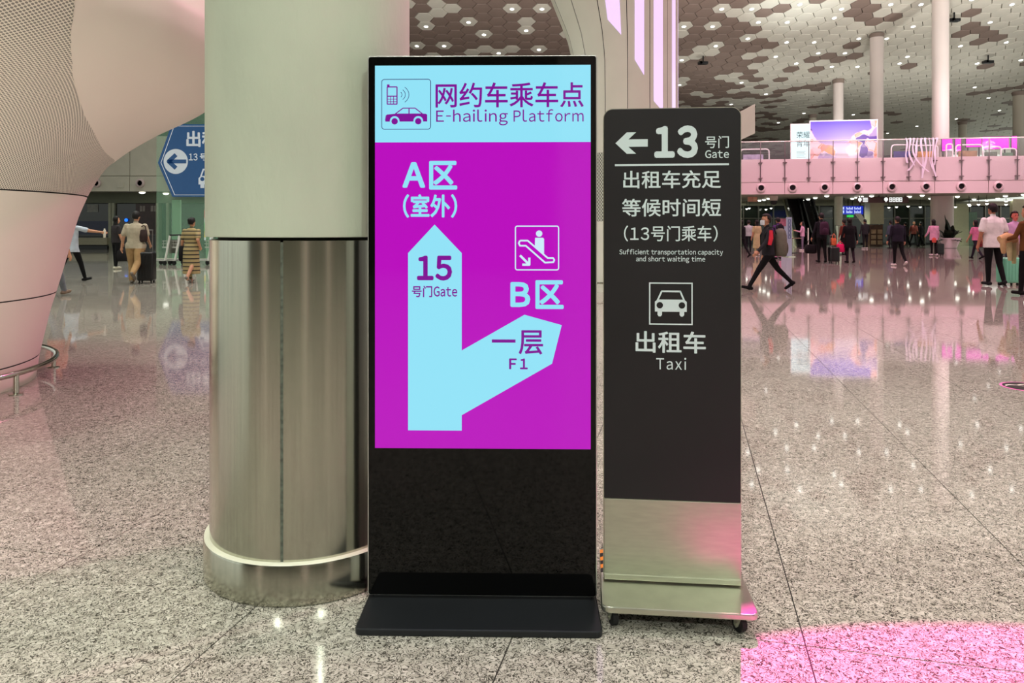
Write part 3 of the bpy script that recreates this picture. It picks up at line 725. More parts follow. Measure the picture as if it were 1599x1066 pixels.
# ---------------------------------------------------------------- things on the upper level
def on_bal(name, px, back, label, cat, group=None):
    t, Y = bal(px, back); p = BA-BN*back+BD*t
    return empty(name, (p.x, p.y, Z_TOP), BANG, label, cat, group), Y
def board(o, w, h, M, z0=0., t=.12, frame=None):
    m = MB(); m.box((-w/2, 0, z0), (w/2, t, z0+h)); return m.build('housing', frame or mat('white_frame', (232, 228, 228), .4, mottle=.02), o, bevel=.015)
def build_upper():
    # white lightbox
    o, Y = on_bal('lightbox', 1250, .8, 'white backlit panel with black characters beside the cloud poster', 'lightbox')
    k = F/Y; w, h = 30/k, (CAMH-(193-HZ)/k)-Z_TOP; board(o, w, h, None)
    f = MB(); f.flat([(-w/2+.04, .04), (w/2-.04, .04), (w/2-.04, h-.05), (-w/2+.04, h-.05)], -.004); f = f.build('lit_face', glow('lightbox_white', (226, 250, 255), 1.25), o)
    q = MB(); lettering(q, '荣耀', -.20*w, w*.46, h*.60, h*.78, -.008, .0); q.build('upper_lettering', glow('lightbox_ink', (40, 52, 52), 1), f, recalc=False)
    q = MB(); lettering(q, '青年', -.20*w, w*.46, h*.36, h*.55, -.008, .0)
    for i in range(5): q.flat([(-.2*w, h*(.24-.04*i)), (w*(.25-.06*(i % 2)), h*(.24-.04*i)), (w*(.25-.06*(i % 2)), h*(.233-.04*i)), (-.2*w, h*(.233-.04*i))], -.008)
    q.build('lower_lettering', MATS['lightbox_ink'], f, recalc=False)
    # cloud poster
    o, Y = on_bal('cloud_poster', 1317, .9, 'wide poster of pink and orange clouds under a violet sky', 'poster')
    k = F/Y; w, h = 101/k, (CAMH-(187-HZ)/k)-Z_TOP; board(o, w, h, None)
    m = bpy.data.materials.new('cloud_picture'); m.use_nodes = True; nt = m.node_tree; p = nt.nodes['Principled BSDF']; p.inputs['Roughness'].default_value = .3
    tc = nt.nodes.new('ShaderNodeTexCoord'); sx = nt.nodes.new('ShaderNodeSeparateXYZ'); nt.links.new(tc.outputs['Generated'], sx.inputs[0])
    sky = nt.nodes.new('ShaderNodeValToRGB'); e = sky.color_ramp.elements
    e[0].position = .25; e[0].color = (*lin((222, 205, 222)), 1); e[1].position = .98; e[1].color = (*lin((104, 84, 204)), 1); q = e.new(.6); q.color = (*lin((156, 142, 222)), 1)
    nt.links.new(sx.outputs['Z'], sky.inputs[0])
    nz = nt.nodes.new('ShaderNodeTexNoise'); nz.inputs['Scale'].default_value = 1.9; nz.inputs['Detail'].default_value = 2.5; nz.inputs['Distortion'].default_value = .3
    mp = nt.nodes.new('ShaderNodeMapping'); mp.inputs['Scale'].default_value = (1.7, 1, 1.0); mp.inputs['Location'].default_value = (3.1, 0, .4); nt.links.new(tc.outputs['Generated'], mp.inputs[0]); nt.links.new(mp.outputs[0], nz.inputs['Vector'])
    # clouds pile up at both sides and along the bottom
    cx_ = nt.nodes.new('ShaderNodeMath'); cx_.operation = 'SUBTRACT'; nt.links.new(sx.outputs['X'], cx_.inputs[0]); cx_.inputs[1].default_value = .45
    ab = nt.nodes.new('ShaderNodeMath'); ab.operation = 'ABSOLUTE'; nt.links.new(cx_.outputs[0], ab.inputs[0])
    mz = nt.nodes.new('ShaderNodeMath'); mz.operation = 'MULTIPLY_ADD'; nt.links.new(sx.outputs['Z'], mz.inputs[0]); mz.inputs[1].default_value = -.45; nt.links.new(nz.outputs[0], mz.inputs[2])
    ad = nt.nodes.new('ShaderNodeMath'); ad.operation = 'MULTIPLY_ADD'; nt.links.new(ab.outputs[0], ad.inputs[0]); ad.inputs[1].default_value = .75; nt.links.new(mz.outputs[0], ad.inputs[2])
    msk = nt.nodes.new('ShaderNodeValToRGB'); msk.color_ramp.elements[0].position = .44; msk.color_ramp.elements[1].position = .47; nt.links.new(ad.outputs[0], msk.inputs[0])
    cl = nt.nodes.new('ShaderNodeValToRGB'); e = cl.color_ramp.elements
    e[0].position = .12; e[0].color = (*lin((96, 66, 160)), 1); e[1].position = .85; e[1].color = (*lin((250, 214, 220)), 1)
    for ps, c in ((.25, (214, 196, 226)), (.42, (240, 222, 232)), (.58, (240, 160, 100)), (.72, (238, 150, 140))): q = e.new(ps); q.color = (*lin(c), 1)
    n2 = nt.nodes.new('ShaderNodeTexVoronoi'); n2.feature = 'SMOOTH_F1'; n2.inputs['Scale'].default_value = 4.2; n2.inputs['Smoothness'].default_value = .25
    wv = nt.nodes.new('ShaderNodeVectorMath'); wv.operation = 'MULTIPLY_ADD'; wv.inputs[1].default_value = (.5, .5, .5); nt.links.new(nz.outputs['Color'], wv.inputs[0]); nt.links.new(mp.outputs[0], wv.inputs[2]); nt.links.new(wv.outputs[0], n2.inputs['Vector'])
    sp = nt.nodes.new('ShaderNodeSeparateColor'); nt.links.new(n2.outputs['Color'], sp.inputs[0]); nt.links.new(sp.outputs[0], cl.inputs[0])
    mx = nt.nodes.new('ShaderNodeMix'); mx.data_type = 'RGBA'; nt.links.new(msk.outputs[0], mx.inputs[0]); nt.links.new(sky.outputs[0], mx.inputs[6]); nt.links.new(cl.outputs[0], mx.inputs[7])
    nt.links.new(mx.outputs[2], p.inputs['Base Color']); nt.links.new(mx.outputs[2], p.inputs['Emission Color']); p.inputs['Emission Strength'].default_value = .10  # picture glows faintly, brightness added to its own colours
    f = MB(); f.box((-w/2+.06, -.012, .02), (w/2-.06, -.004, h-.08)); f.build('picture', m, o)
    # magenta panels
    MG = glow('magenta_led', (255, 12, 205), 1.5)
    for i, (a, b, ya, yb, lb) in enumerate(((1471, 1487, 216, 236, 'glowing magenta panel nearest the tall pink column'), (1491.5, 1501, 215, 237, 'narrow glowing magenta panel in front of a slim far column'), (1509, 1532, 214, 230, 'mid-sized glowing magenta panel between a narrow and a wide one'),
                                   (1535, 1574, 213, 233, 'widest glowing magenta panel behind the glass balustrade'), (1579.5, 1588, 212, 233, 'slim glowing magenta panel next to the round end column'))):
        o, Y = on_bal('led_panel', (a+b)/2, 2.6, lb, 'light panel', 'magenta panels on the upper level'); k = F/Y; z0, z1 = CAMH-(yb-HZ)/k-Z_TOP, CAMH-(ya-HZ)/k-Z_TOP; w = (b-a)/k
        board(o, w, z1-z0, None, z0, .1, M_DARK)
        q = MB(); q.box((-w/2+.02, -.012, z0+.02), (w/2-.02, -.002, z1-.02)); q.build('lit_face', MG, o)
        q = MB()
        for s in (-1, 1): q.box((s*w*.35-.03, .02, 0), (s*w*.35+.03, .08, z0+.02))
        q.build('support_legs', M_DARK, o)
    # white hoop frames with small boards
    cols = [(170, 160, 190), (44, 38, 120), (190, 140, 70), (150, 160, 150), (150, 120, 80), (90, 110, 90), (80, 120, 90)]
    for i, (a, b, yt, lb) in enumerate(((1157, 1200, 233, 'white hoop display frame next to the taxi sign'), (1393, 1429, 226, 'white hoop display frame with a dark blue board'), (1431, 1463, 227, 'white hoop display frame with an ochre board behind the ribbons'),
                                   (1478, 1487, 225, 'narrow white hoop frame under the first magenta panel'), (1494, 1533, 226, 'white hoop display frame below the mid-sized magenta panel'), (1536, 1562, 229, 'white hoop display frame below the widest magenta panel'), (1564, 1586, 232, 'low white hoop display frame at the end of the magenta row'))):
        o, Y = on_bal('hoop_stand', (a+b)/2, 1.5, lb, 'hoop stand', 'hoop display frames on the upper level'); k = F/Y; w, h = (b-a)/k, CAMH-(yt-HZ)/k-Z_TOP; r = min(.18, w*.3)
        P = [(-w/2, 0, 0), (-w/2, 0, h-r)]+[(-w/2+r-r*math.cos(t), 0, h-r+r*math.sin(t)) for t in (.5, 1.05, 1.57)]+[(w/2-r+r*math.sin(t), 0, h-r+r*math.cos(t)) for t in (0, .5, 1.05, 1.57)]+[(w/2, 0, 0)]
        q = MB(); q.tube(P, .045, 8); q.build('hoop', mat('hoop_white', (236, 230, 232), .35, mottle=.02), o, smooth=60)
        q = MB(); q.box((-w*.40, .02, .06), (w*.30, .05, h*.58)); q.build('poster_board', mat('poster_tone_%d' % i, cols[i], .5, mottle=.3, mscale=3), o)
        for s in (-1, 1):
            q = MB(); q.box((s*w/2-.05, -.2, 0), (s*w/2+.05, .2, .03)); q.build('foot', MATS['hoop_white'], o)
    # hanging ribbons
    rb = random.Random(5)
    for i, (px, y1, cv, lb) in enumerate(((1415, 258, .1, 'short straight white ribbon, first of the bunch on the balustrade'), (1420, 262, .3, 'white ribbon with a slight bend hanging on the balustrade, second of the bunch'), (1426, 272, .9, 'white ribbon curling sideways at its lower end'),
                                 (1433, 270, -.6, 'white ribbon whose tail curls back in the middle of the bunch'), (1440, 282, .05, 'thin straight ribbon reaching the bottom of the glass'), (1446, 282, -.2, 'long narrow white ribbon beside the thin straight one'), (1451, 268, .25, 'wide white ribbon fanning out to the glass'), (1456, 280, .2, 'long white ribbon, second from the tall pink column'), (1462, 262, -.15, 'short white ribbon nearest the tall pink column'))):
        t, Y = bal(px, -.25); k = F/Y; p = BA+BN*.25+BD*t
        o = empty('ribbon', (p.x, p.y, Z_RAIL), BANG, lb, 'ribbon', 'white ribbons hanging on the balustrade')
        n = 14; Lh = (y1-219)/k; wd = rb.uniform(.07, .13); q = MB(); vs = []
        for j in range(n):
            s_ = j/(n-1); x = cv*.9*s_**3+.05*math.sin(s_*6+i); y = -.03*math.sin(s_*9+i); z = .06-Lh*s_
            ww = wd*(.6+.5*math.sin(s_*5+i)**2)
            vs += [(x-ww/2, y, z), (x+ww/2, y+.02, z), (x+ww/2, y+.03, z), (x-ww/2, y+.01, z)]
        q.add(vs, [[j*4+a, j*4+(a+1) % 4, j*4+4+(a+1) % 4, j*4+4+a] for j in range(n-1) for a in range(4)]); q.build('strip', mat('ribbon_white', (238, 226, 240), .4, mottle=.02), o)
        q = MB(); q.lathe([(.05, -.04), (.05, .04)], (0, .08, -.0), 10, axis='x'); q.build('knot', MATS['ribbon_white'], o)
build_upper()

# ---------------------------------------------------------------- under the balcony, right
M_WALLG = mat('shop_wall', (150, 150, 130), .6, mottle=.05, mscale=.5)
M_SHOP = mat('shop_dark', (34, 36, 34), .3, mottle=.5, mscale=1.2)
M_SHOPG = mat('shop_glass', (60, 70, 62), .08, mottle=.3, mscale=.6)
M_MULL = mat('mullion', (150, 152, 138), .4, .3, mottle=.03)
M_OLIVE = mat('olive_panel', (182, 182, 150), .5, mottle=.03)
M_LDIM = glow('soffit_lens', (250, 250, 236), 6)
def soffit_light(px, py, z, M=M_LDIM, w=.13, label='small bright downlight in the ceiling under the balcony', group='downlights under the balcony'):
    Y = (z-CAMH)*F/(HZ-py)
    if Y > 56: Y = 56.4; stem = z+.04-at(px, py, Y).z; z = at(px, py, Y).z
    else: stem = 0
    p = at(px, py, Y)
    o = empty('soffit_downlight', (p.x, Y, z), 0, label, 'downlight', group)
    q = MB(); q.lathe([(w*1.25, 0), (w*1.25, -.02), (w, -.03), (w, 0)], n=12, cap=False); q.build('trim_ring', MATS['trim_white'], o)
    if z < 3.29: q = MB(); q.tube([(0, 0, 0), (0, 0, 3.31-z)], .015, 6); q.build('stem', M_DARK, o)
    q = MB(); q.lathe([(w, -.012), (w*.9, -.06), (w*.5, -.10), (.001, -.115)], n=12); q.build('lens', M, o)
def build_under():
    YW = 57.
    o = empty('wall_shops', (0, YW, 0), 0, 'row of dim shop fronts under the balcony', kind='structure')
    xa, xb = at(1090, 0, YW).x, at(1680, 0, YW).x
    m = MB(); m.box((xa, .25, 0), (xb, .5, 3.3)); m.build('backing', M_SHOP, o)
    zh = CAMH-(321-HZ)/F*YW
    m = MB(); m.box((xa, -.2, zh), (xb, .25, zh+.16)); m.build('header_beam', mat('header_beam', (176, 178, 156), .5, mottle=.03), o)
    m = MB(); m.box((xa, 0, zh+.16), (xb, .25, 3.3)); m.build('header_panel', M_WALLG, o)
    for i in range(26):
        x = xa+(xb-xa)*i/25; m = MB(); m.box((x-.04, -.05, 0), (x+.04, .25, zh)); m.build('mullion', M_MULL, o)
        if i < 25:
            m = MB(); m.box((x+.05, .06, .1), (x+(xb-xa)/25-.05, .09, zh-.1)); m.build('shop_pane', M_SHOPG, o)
    m = MB(); m.box((xa, -.02, 1.95), (xb, .06, 2.02)); m.build('transom', M_MULL, o)
    # plain wall pieces that show as pale blocks
    for a, b, y0, y1, Y, nm in ((1486, 1513, 318, 385, 53, 'wall_pale'), (1511, 1526, 331, 385, 53.5, 'wall_green'), (1581, 1640, 309, 380, 52, 'wall_corner')):
        p, q_ = at(a, y1, Y), at(b, y0, Y); m = MB(); m.box((p.x, Y, 0), (q_.x, Y+.3, min(q_.z, 3.28)))
        tag(m.build(nm, {'wall_green': mat('green_glass_wall', (84, 120, 92), .2, mottle=.1)}.get(nm, M_OLIVE), bevel=.01), {'wall_pale': 'pale wall panel behind the planter', 'wall_green': 'green glass wall strip', 'wall_corner': 'pale wall corner by the lavender shirt'}[nm], kind='structure')
    for px, py in ((1200, 309), (1186, 312), (1193, 311), (1253, 312), (1262, 310), (1273, 308), (1291, 305), (1338, 307), (1331, 309), (1345, 306), (1361, 305), (1420, 306), (1440, 304), (1453, 309), (1495, 306), (1521, 310), (1570, 305), (1578, 311), (1598, 303), (1541, 312), (1571, 313), (1558, 309)):
        soffit_light(px, py, 3.26)
    for px, py in ((1166, 325), (1170, 324), (1196, 326), (1204, 324), (1388, 323), (1400, 322), (1418, 321), (1492, 322), (1514, 320), (1437, 322), (1513, 318), (1528, 318), (1541, 317), (1571, 318)):
        soffit_light(px, py, 2.78, w=.09, label='tiny shop spotlight glinting behind the dark glazing', group='spotlights inside the shops')
build_under()
def low_column(px, w, Y, label, M, zs=None):
    r = w/2/F*Y; p = at(px, 0, Y); o = empty('pillar', (p.x, Y, 0), 0, label, 'pillar')
    m = MB(); m.lathe([(r, zs or 0), (r, 3.27)], n=28); m.build('shaft', M, o, smooth=True)
    if zs:
        m = MB(); m.lathe([(r*.97, .0), (r*.97, zs-.02)], n=28); m.build('steel_sleeve', M_STEELF, o, smooth=True)
        m = MB(); m.lathe([(r*.9, zs-.03), (r*.9, zs+.02)], n=28); m.build('joint_ring', M_GAP, o)
low_column(1309.5, 12, 47.5, 'pale green round pillar with a steel foot beside the escalators', mat('pale_green_paint', (196, 208, 184), .45, mottle=.03), 1.4)
low_column(1471, 32, 47.0, 'thick pink-lit pillar behind the planted bowl', M_COLW)
def cream_block():
    Y = 49.; p, q_ = at(1358.5, 350, Y), at(1380.5, 316, Y); o = empty('wall_box', ((p.x+q_.x)/2, Y, 0), 0, 'olive cream box-shaped wall above the brown shop shelves', kind='structure')
    w = q_.x-p.x; m = MB(); m.box((-w/2, 0, p.z), (w/2, .8, 3.27)); m.build('upper_box', M_OLIVE, o, bevel=.02)
    m = MB(); m.box((-w/2+.03, .1, 0), (w/2-.03, .8, p.z-.03)); m.build('lower_shelf', mat('brown_shelf', (84, 54, 38), .6, mottle=.3, mscale=3), o)
    for i in range(3):
        for j in range(2):
            m = MB(); m.box((-w/2+.12+j*.42, .04, .15+i*.36), (-w/2+.42+j*.42, .1, .42+i*.36)); m.build('shelf_box', mat('beige_goods', (170, 140, 110), .6, mottle=.2, mscale=5), o)
    m = MB(); m.add([(-w/2-.9, 0, 2.2), (-w/2-.6, 0, 2.2), (-w/2-.12, 0, p.z), (-w/2-.36, 0, p.z), (-w/2-.9, .3, 2.2), (-w/2-.6, .3, 2.2), (-w/2-.12, .3, p.z), (-w/2-.36, .3, p.z)],
             [(0, 1, 2, 3), (4, 7, 6, 5), (0, 4, 5, 1), (1, 5, 6, 2), (2, 6, 7, 3), (3, 7, 4, 0)]); m.build('slanted_fin', M_WHITE, o)
cream_block()
def build_escalators():
    for i, (pb, pt_, lb) in enumerate(((1256, 1232, 'dark escalator rising beside the pale slanted stringer'), (1272, 1250, 'dark escalator rising beside the pale green pillar'))):
        a, b = at(pb, 387, 47.5), at(pt_, 313, 54.5); b.z = 4.0; a.z = 0
        d = Vector((b.x-a.x, b.y-a.y, 0)); L = d.length; o = empty('escalator', (a.x, a.y, 0), math.atan2(d.y, d.x)-math.pi/2, lb, 'escalator', 'escalators under the balcony')
        N = 20; w = .42
        m = MB(); m.prism([(0, 0), (0, .02), (L, 3.96), (L, 3.2), (1.2, 0)], -w, w, 'yz'); m.build('truss', M_DARK, o)
        for s in range(N):
            m = MB(); y0 = L*s/N; z0 = 4.0*s/N; m.box((-w+.02, y0, z0), (w-.02, y0+L/N, z0+4.0/N)); m.build('step', mat('step_grey', (44, 44, 44), .5, .4, mottle=.2), o)
        for s in (-1, 1):
            m = MB(); m.prism([(-.3, 0), (-.3, .9), (.2, .95), (L, 4.9), (L, 4.0), (.2, 0)], s*(w+.06)-.02, s*(w+.06)+.02, 'yz'); m.build('balustrade', mat('balustrade_smoke', (66, 68, 64), .15, mottle=.1), o)
            m = MB(); m.tube([(s*(w+.06), -.35, .4), (s*(w+.06), -.42, .7), (s*(w+.06), -.3, .93), (s*(w+.06), .2, 1.0), (s*(w+.06), L, 4.95)], .05, 8); m.build('handrail', M_RUB, o, smooth=60)
            m = MB(); m.prism([(-.3, 0), (.2, .12), (L, 4.1), (L, 3.95), (.3, 0)], s*(w+.12)-.04, s*(w+.12)+.04, 'yz'); m.build('stringer', M_OLIVE if (i == 0 and s < 0) else M_STEELF, o)
build_escalators()
def hung_sign(name, px0, px1, py0, py1, Y, label, cat, body, face, fn=None, ztop=3.28, M_ink=None):
    a, b = at(px0, py1, Y), at(px1, py0, Y); o = empty(name, ((a.x+b.x)/2, Y, a.z), 0, label, cat); w, h = b.x-a.x, b.z-a.z
    m = MB(); m.box((-w/2, 0, 0), (w/2, .18, h)); m.build('sign_box', body, o, bevel=.01)
    m = MB()
    for s in (-1, 1): m.box((s*w*.38-.02, .07, h), (s*w*.38+.02, .11, max(h+.02, ztop-a.z)))
    m.build('hanger', M_DARK, o)
    if fn:
        q = MB(); fn(q, w, h); q.build('lettering', M_ink, o, recalc=False)
    return o
MW = glow('sign_white', (246, 250, 246), 1.3)
def sign_marks(q, w, h, x0, x1):                 # pin symbol and a short line of characters
    c = -w/2+x0*w; r = h*.32
    q.flat([(c+r*math.cos(t*.3927), h*.56+r*math.sin(t*.3927)) for t in range(16)], -.004); q.flat([(c-r*.8, h*.45), (c+r*.8, h*.45), (c, h*.08)], -.004)
    a, b = c+r*1.6, -w/2+x1*w; n = 4
    for i in range(n):                           # characters too small to read: square blots
        u0 = a+(b-a)*i/n; u1 = u0+(b-a)/n*.88; g = (u1-u0)*.16
        ring_flat(q, [(u0, h*.16), (u1, h*.16), (u1, h*.86), (u0, h*.86)], [(u0+g, h*.28), (u1-g, h*.28), (u1-g, h*.74), (u0+g, h*.74)], -.004)
        q.flat([(u0, h*.45), (u1, h*.45), (u1, h*.57), (u0, h*.57)], -.0045)
M_MAROON = mat('maroon_sign', (74, 30, 30), .4, mottle=.05)
hung_sign('direction_sign', 1340, 1378.5, 307.5, 316.5, 46.2, 'dark maroon overhead sign left of the balcony seam, white lettering at one end', 'sign', M_MAROON, None, lambda q, w, h: sign_marks(q, w, h, .07, .40), M_ink=MW)
hung_sign('direction_sign', 1380.5, 1419, 307, 316.5, 46.2, 'dark maroon overhead sign right of the balcony seam, white lettering in the middle', 'sign', M_MAROON, None, lambda q, w, h: sign_marks(q, w, h, .08, .75), M_ink=MW)
def blue_rows(q, w, h):
    for z0, z1, segs in ((.58, .88, ((-.46, -.38), (-.30, .02), (.08, .40))), (.14, .46, ((-.46, -.38), (-.30, .0), (.08, .40)))):
        for a, b in segs:
            n = max(1, int((b-a)*22))
            for i in range(n):
                u = a+(b-a)*i/n; q.flat([(u*w, z0*h), ((u+.62*(b-a)/n)*w, z0*h), ((u+.62*(b-a)/n)*w, (z0+(z1-z0)*(.7 if i % 3 else 1))*h), (u*w, (z0+(z1-z0)*(.7 if i % 3 else 1))*h)], -.004)
hung_sign('departure_screen', 1315, 1348, 321.5, 334.5, 50, 'blue lit information screen with pale rows hanging by the pale green pillar', 'screen', glow('screen_blue', (26, 44, 170), 1.1), None, blue_rows, M_ink=glow('screen_rows', (190, 206, 255), 1.2))
hung_sign('exit_sign', 1324, 1333, 335.5, 339, 52, 'tiny green glowing exit sign below the blue screen', 'sign', glow('exit_green', (40, 200, 80), 1), None)
def build_dome():
    p = at(1208, 305, 47); o = empty('dome_camera', (p.x, 47, 3.28), 0, 'black dome camera on a white mount under the balcony edge', 'camera')
    m = MB(); m.lathe([(.26, 0), (.26, -.16), (.22, -.3)], n=20); m.build('mount', M_CREAM, o, smooth=True)
    m = MB(); m.lathe([(.22, -.3), (.21, -.42), (.14, -.53), (.001, -.57)], n=20); m.build('dome', M_DARK, o, smooth=True)
    a, b = at(1168, 315, 48), at(1183, 306, 48); o = empty('orange_panel', ((a.x+b.x)/2, 48, a.z), 0, 'salmon square ceiling panel split in four, beside the dome camera', 'panel')
    w, h = b.x-a.x, 3.28-a.z
    for i in range(2):
        for j in range(2):
            m = MB(); m.box((-w/2+i*w/2+.01, 0, j*h/2+.01), (-w/2+(i+1)*w/2-.01, .1, (j+1)*h/2-.01)); m.build('quarter', mat('salmon', (222, 168, 140), .5, mottle=.05), o)
build_dome()
def build_planter():
    Y = gy(386); p = at(1482, 386, 45.5); k = F/45.5; o = empty('planter', (p.x, 45.5, 0), 0, 'pink-lit white bowl planter at the foot of the thick pillar', 'planter')
    r = 16.5/k; m = MB(); m.lathe([(r*.55, 0), (r*.62, .02), (r, .64), (r*.92, .64), (r*.85, .5)], n=32); m.build('bowl', mat('white_bowl', (236, 218, 220), .35, mottle=.02), o, smooth=True)
    m = MB(); m.lathe([(r*.88, .56), (.001, .58)], n=24); m.build('soil', mat('soil', (40, 30, 24), .9, mottle=.4, mscale=20), o)
    pl = empty('leafy_plant', (p.x, 45.5, .5), 0, 'dark leafy plant standing in the white bowl planter', 'plant'); rp = random.Random(9); ML = mat('dark_leaf', (34, 44, 30), .5, mottle=.3, mscale=4)
    for i in range(34):
        q = rp.uniform(0, 6.28); el = rp.uniform(.15, 1.45); L = rp.uniform(.6, 1.35) if i else 1.65; el = el if i else 1.45
        vs = []; n = 6
        for j in range(n):
            s = j/(n-1); rr = L*s*math.cos(el)*(1+.25*s); z = L*s*math.sin(el)-.35*s*s*math.cos(el)*L; w = .21*math.sin(math.pi*min(.98, s*.9+.08))
            c, s_ = math.cos(q), math.sin(q)
            vs += [(rr*c-w*s_, rr*s_+w*c, z), (rr*c, rr*s_, z-.03), (rr*c+w*s_, rr*s_-w*c, z)]
        m = MB(); m.add(vs, [[3*j+a, 3*j+a+1, 3*j+a+4, 3*j+a+3] for j in range(n-1) for a in range(2)]); m.build('leaf', ML, pl, recalc=False)
    m = MB(); m.tube([(0, 0, .0), (.02, 0, .6)], .05, 6); m.build('stem', ML, pl)
build_planter()
def build_banner():
    p = on_floor(1232, 401); k = F/p.y
    o = empty('standing_banner', p, .3, 'narrow pale blue standing banner with a column of blue characters', 'banner'); h = 62/k; w = 9/k
    m = MB(); m.box((-w/2, -.03, .02), (w/2, .03, h)); m.build('banner_sheet', mat('pale_blue_sheet', (172, 192, 212), .5, mottle=.06, mscale=2), o)
    m = MB(); m.box((-w/2-.05, -.2, 0), (w/2+.05, .2, .03)); m.build('base_plate', M_STEELF, o)
    q = MB()
    for i in range(5): z = h*(.86-.1*i); s = w*.3; ring_flat(q, [(-s, z), (s, z), (s, z+2*s), (-s, z+2*s)], [(-s*.5, z+s*.5), (s*.5, z+s*.5), (s*.5, z+s*1.5), (-s*.5, z+s*1.5)], -.034)
    q.build('character_column', mat('banner_ink', (92, 112, 150), .5, mottle=.1), o, recalc=False)
    p = on_floor(1222, 398); k = F/p.y
    o = empty('standing_banner', p, -.1, 'pale blue poster stand with a pink picture on top, behind the narrow banner', 'banner'); h = 56/k; w = 11/k
    m = MB(); m.box((-w/2, 0, .02), (w/2, .05, h)); m.build('banner_sheet', MATS['pale_blue_sheet'], o)
    m = MB(); m.box((-w/2-.02, -.02, h*.80), (w/2+.02, .0, h+.02)); m.build('picture_panel', mat('pink_picture', (176, 110, 130), .5, mottle=.3, mscale=4), o)
    m = MB(); m.box((-w/2, -.18, 0), (w/2, .2, .03)); m.build('base_plate', M_STEELF, o)
    p = on_floor(1238, 395); o = empty('demo_table', p, 0, 'small round table beside the narrow pale blue banner', 'table')
    m = MB(); m.lathe([(.42, .72), (.42, .76)], n=24); m.build('table_top', mat('table_tan', (140, 112, 96), .4, mottle=.1), o)
    m = MB(); m.tube([(0, 0, .02), (0, 0, .72)], .04); m.build('leg', M_STEELF, o); m = MB(); m.lathe([(.25, 0), (.25, .025)], n=20); m.build('base_plate', M_DARK, o)
    p = on_floor(1262, 389); o = empty('barrier_post', p, 0, 'slim white queue post near the foot of the escalators', 'post')
    m = MB(); m.lathe([(.17, 0), (.16, .03), (.04, .05)], n=16); m.build('base_plate', M_WHITE, o); m = MB(); m.tube([(0, 0, .04), (0, 0, 1.25)], .035); m.build('pole', M_WHITE, o)
build_banner()
def build_sticker():
    p = on_floor(1583, 604); o = empty('floor_sticker', p, 0, 'dark oval sticker lying on the floor with white curved marks', 'sticker')
    m = MB(); m.lathe([(.17, 0), (.17, .003)], (.11, 0, 0), 40); s = m.build('disc', mat('sticker_black', (24, 20, 20), .4, mottle=.1), o); 
    q = MB()
    for i, (ax, r) in enumerate(((.02, .07), (.13, .08), (.22, .05))):
        P = [(ax+r*math.cos(t), r*math.sin(t)) for t in [2.6-.3*j for j in range(9)]]
        for a, b in zip(P[:-1], P[1:]): q.add([(a[0], a[1]-.012, .0036), (b[0], b[1]-.012, .0036), (b[0], b[1]+.012, .0036), (a[0], a[1]+.012, .0036)], [(0, 1, 2, 3)])
    q.build('curved_mark', mat('sticker_white', (220, 216, 200), .5, mottle=.05), s, recalc=False)
    q = MB(); q.lathe([(.172, 0), (.19, .0), (.19, .002), (.172, .002)], (.11, 0, 0), 40, cap=False); q.build('pink_rim', mat('sticker_pink', (236, 120, 190), .4, mottle=.05), s)
build_sticker()

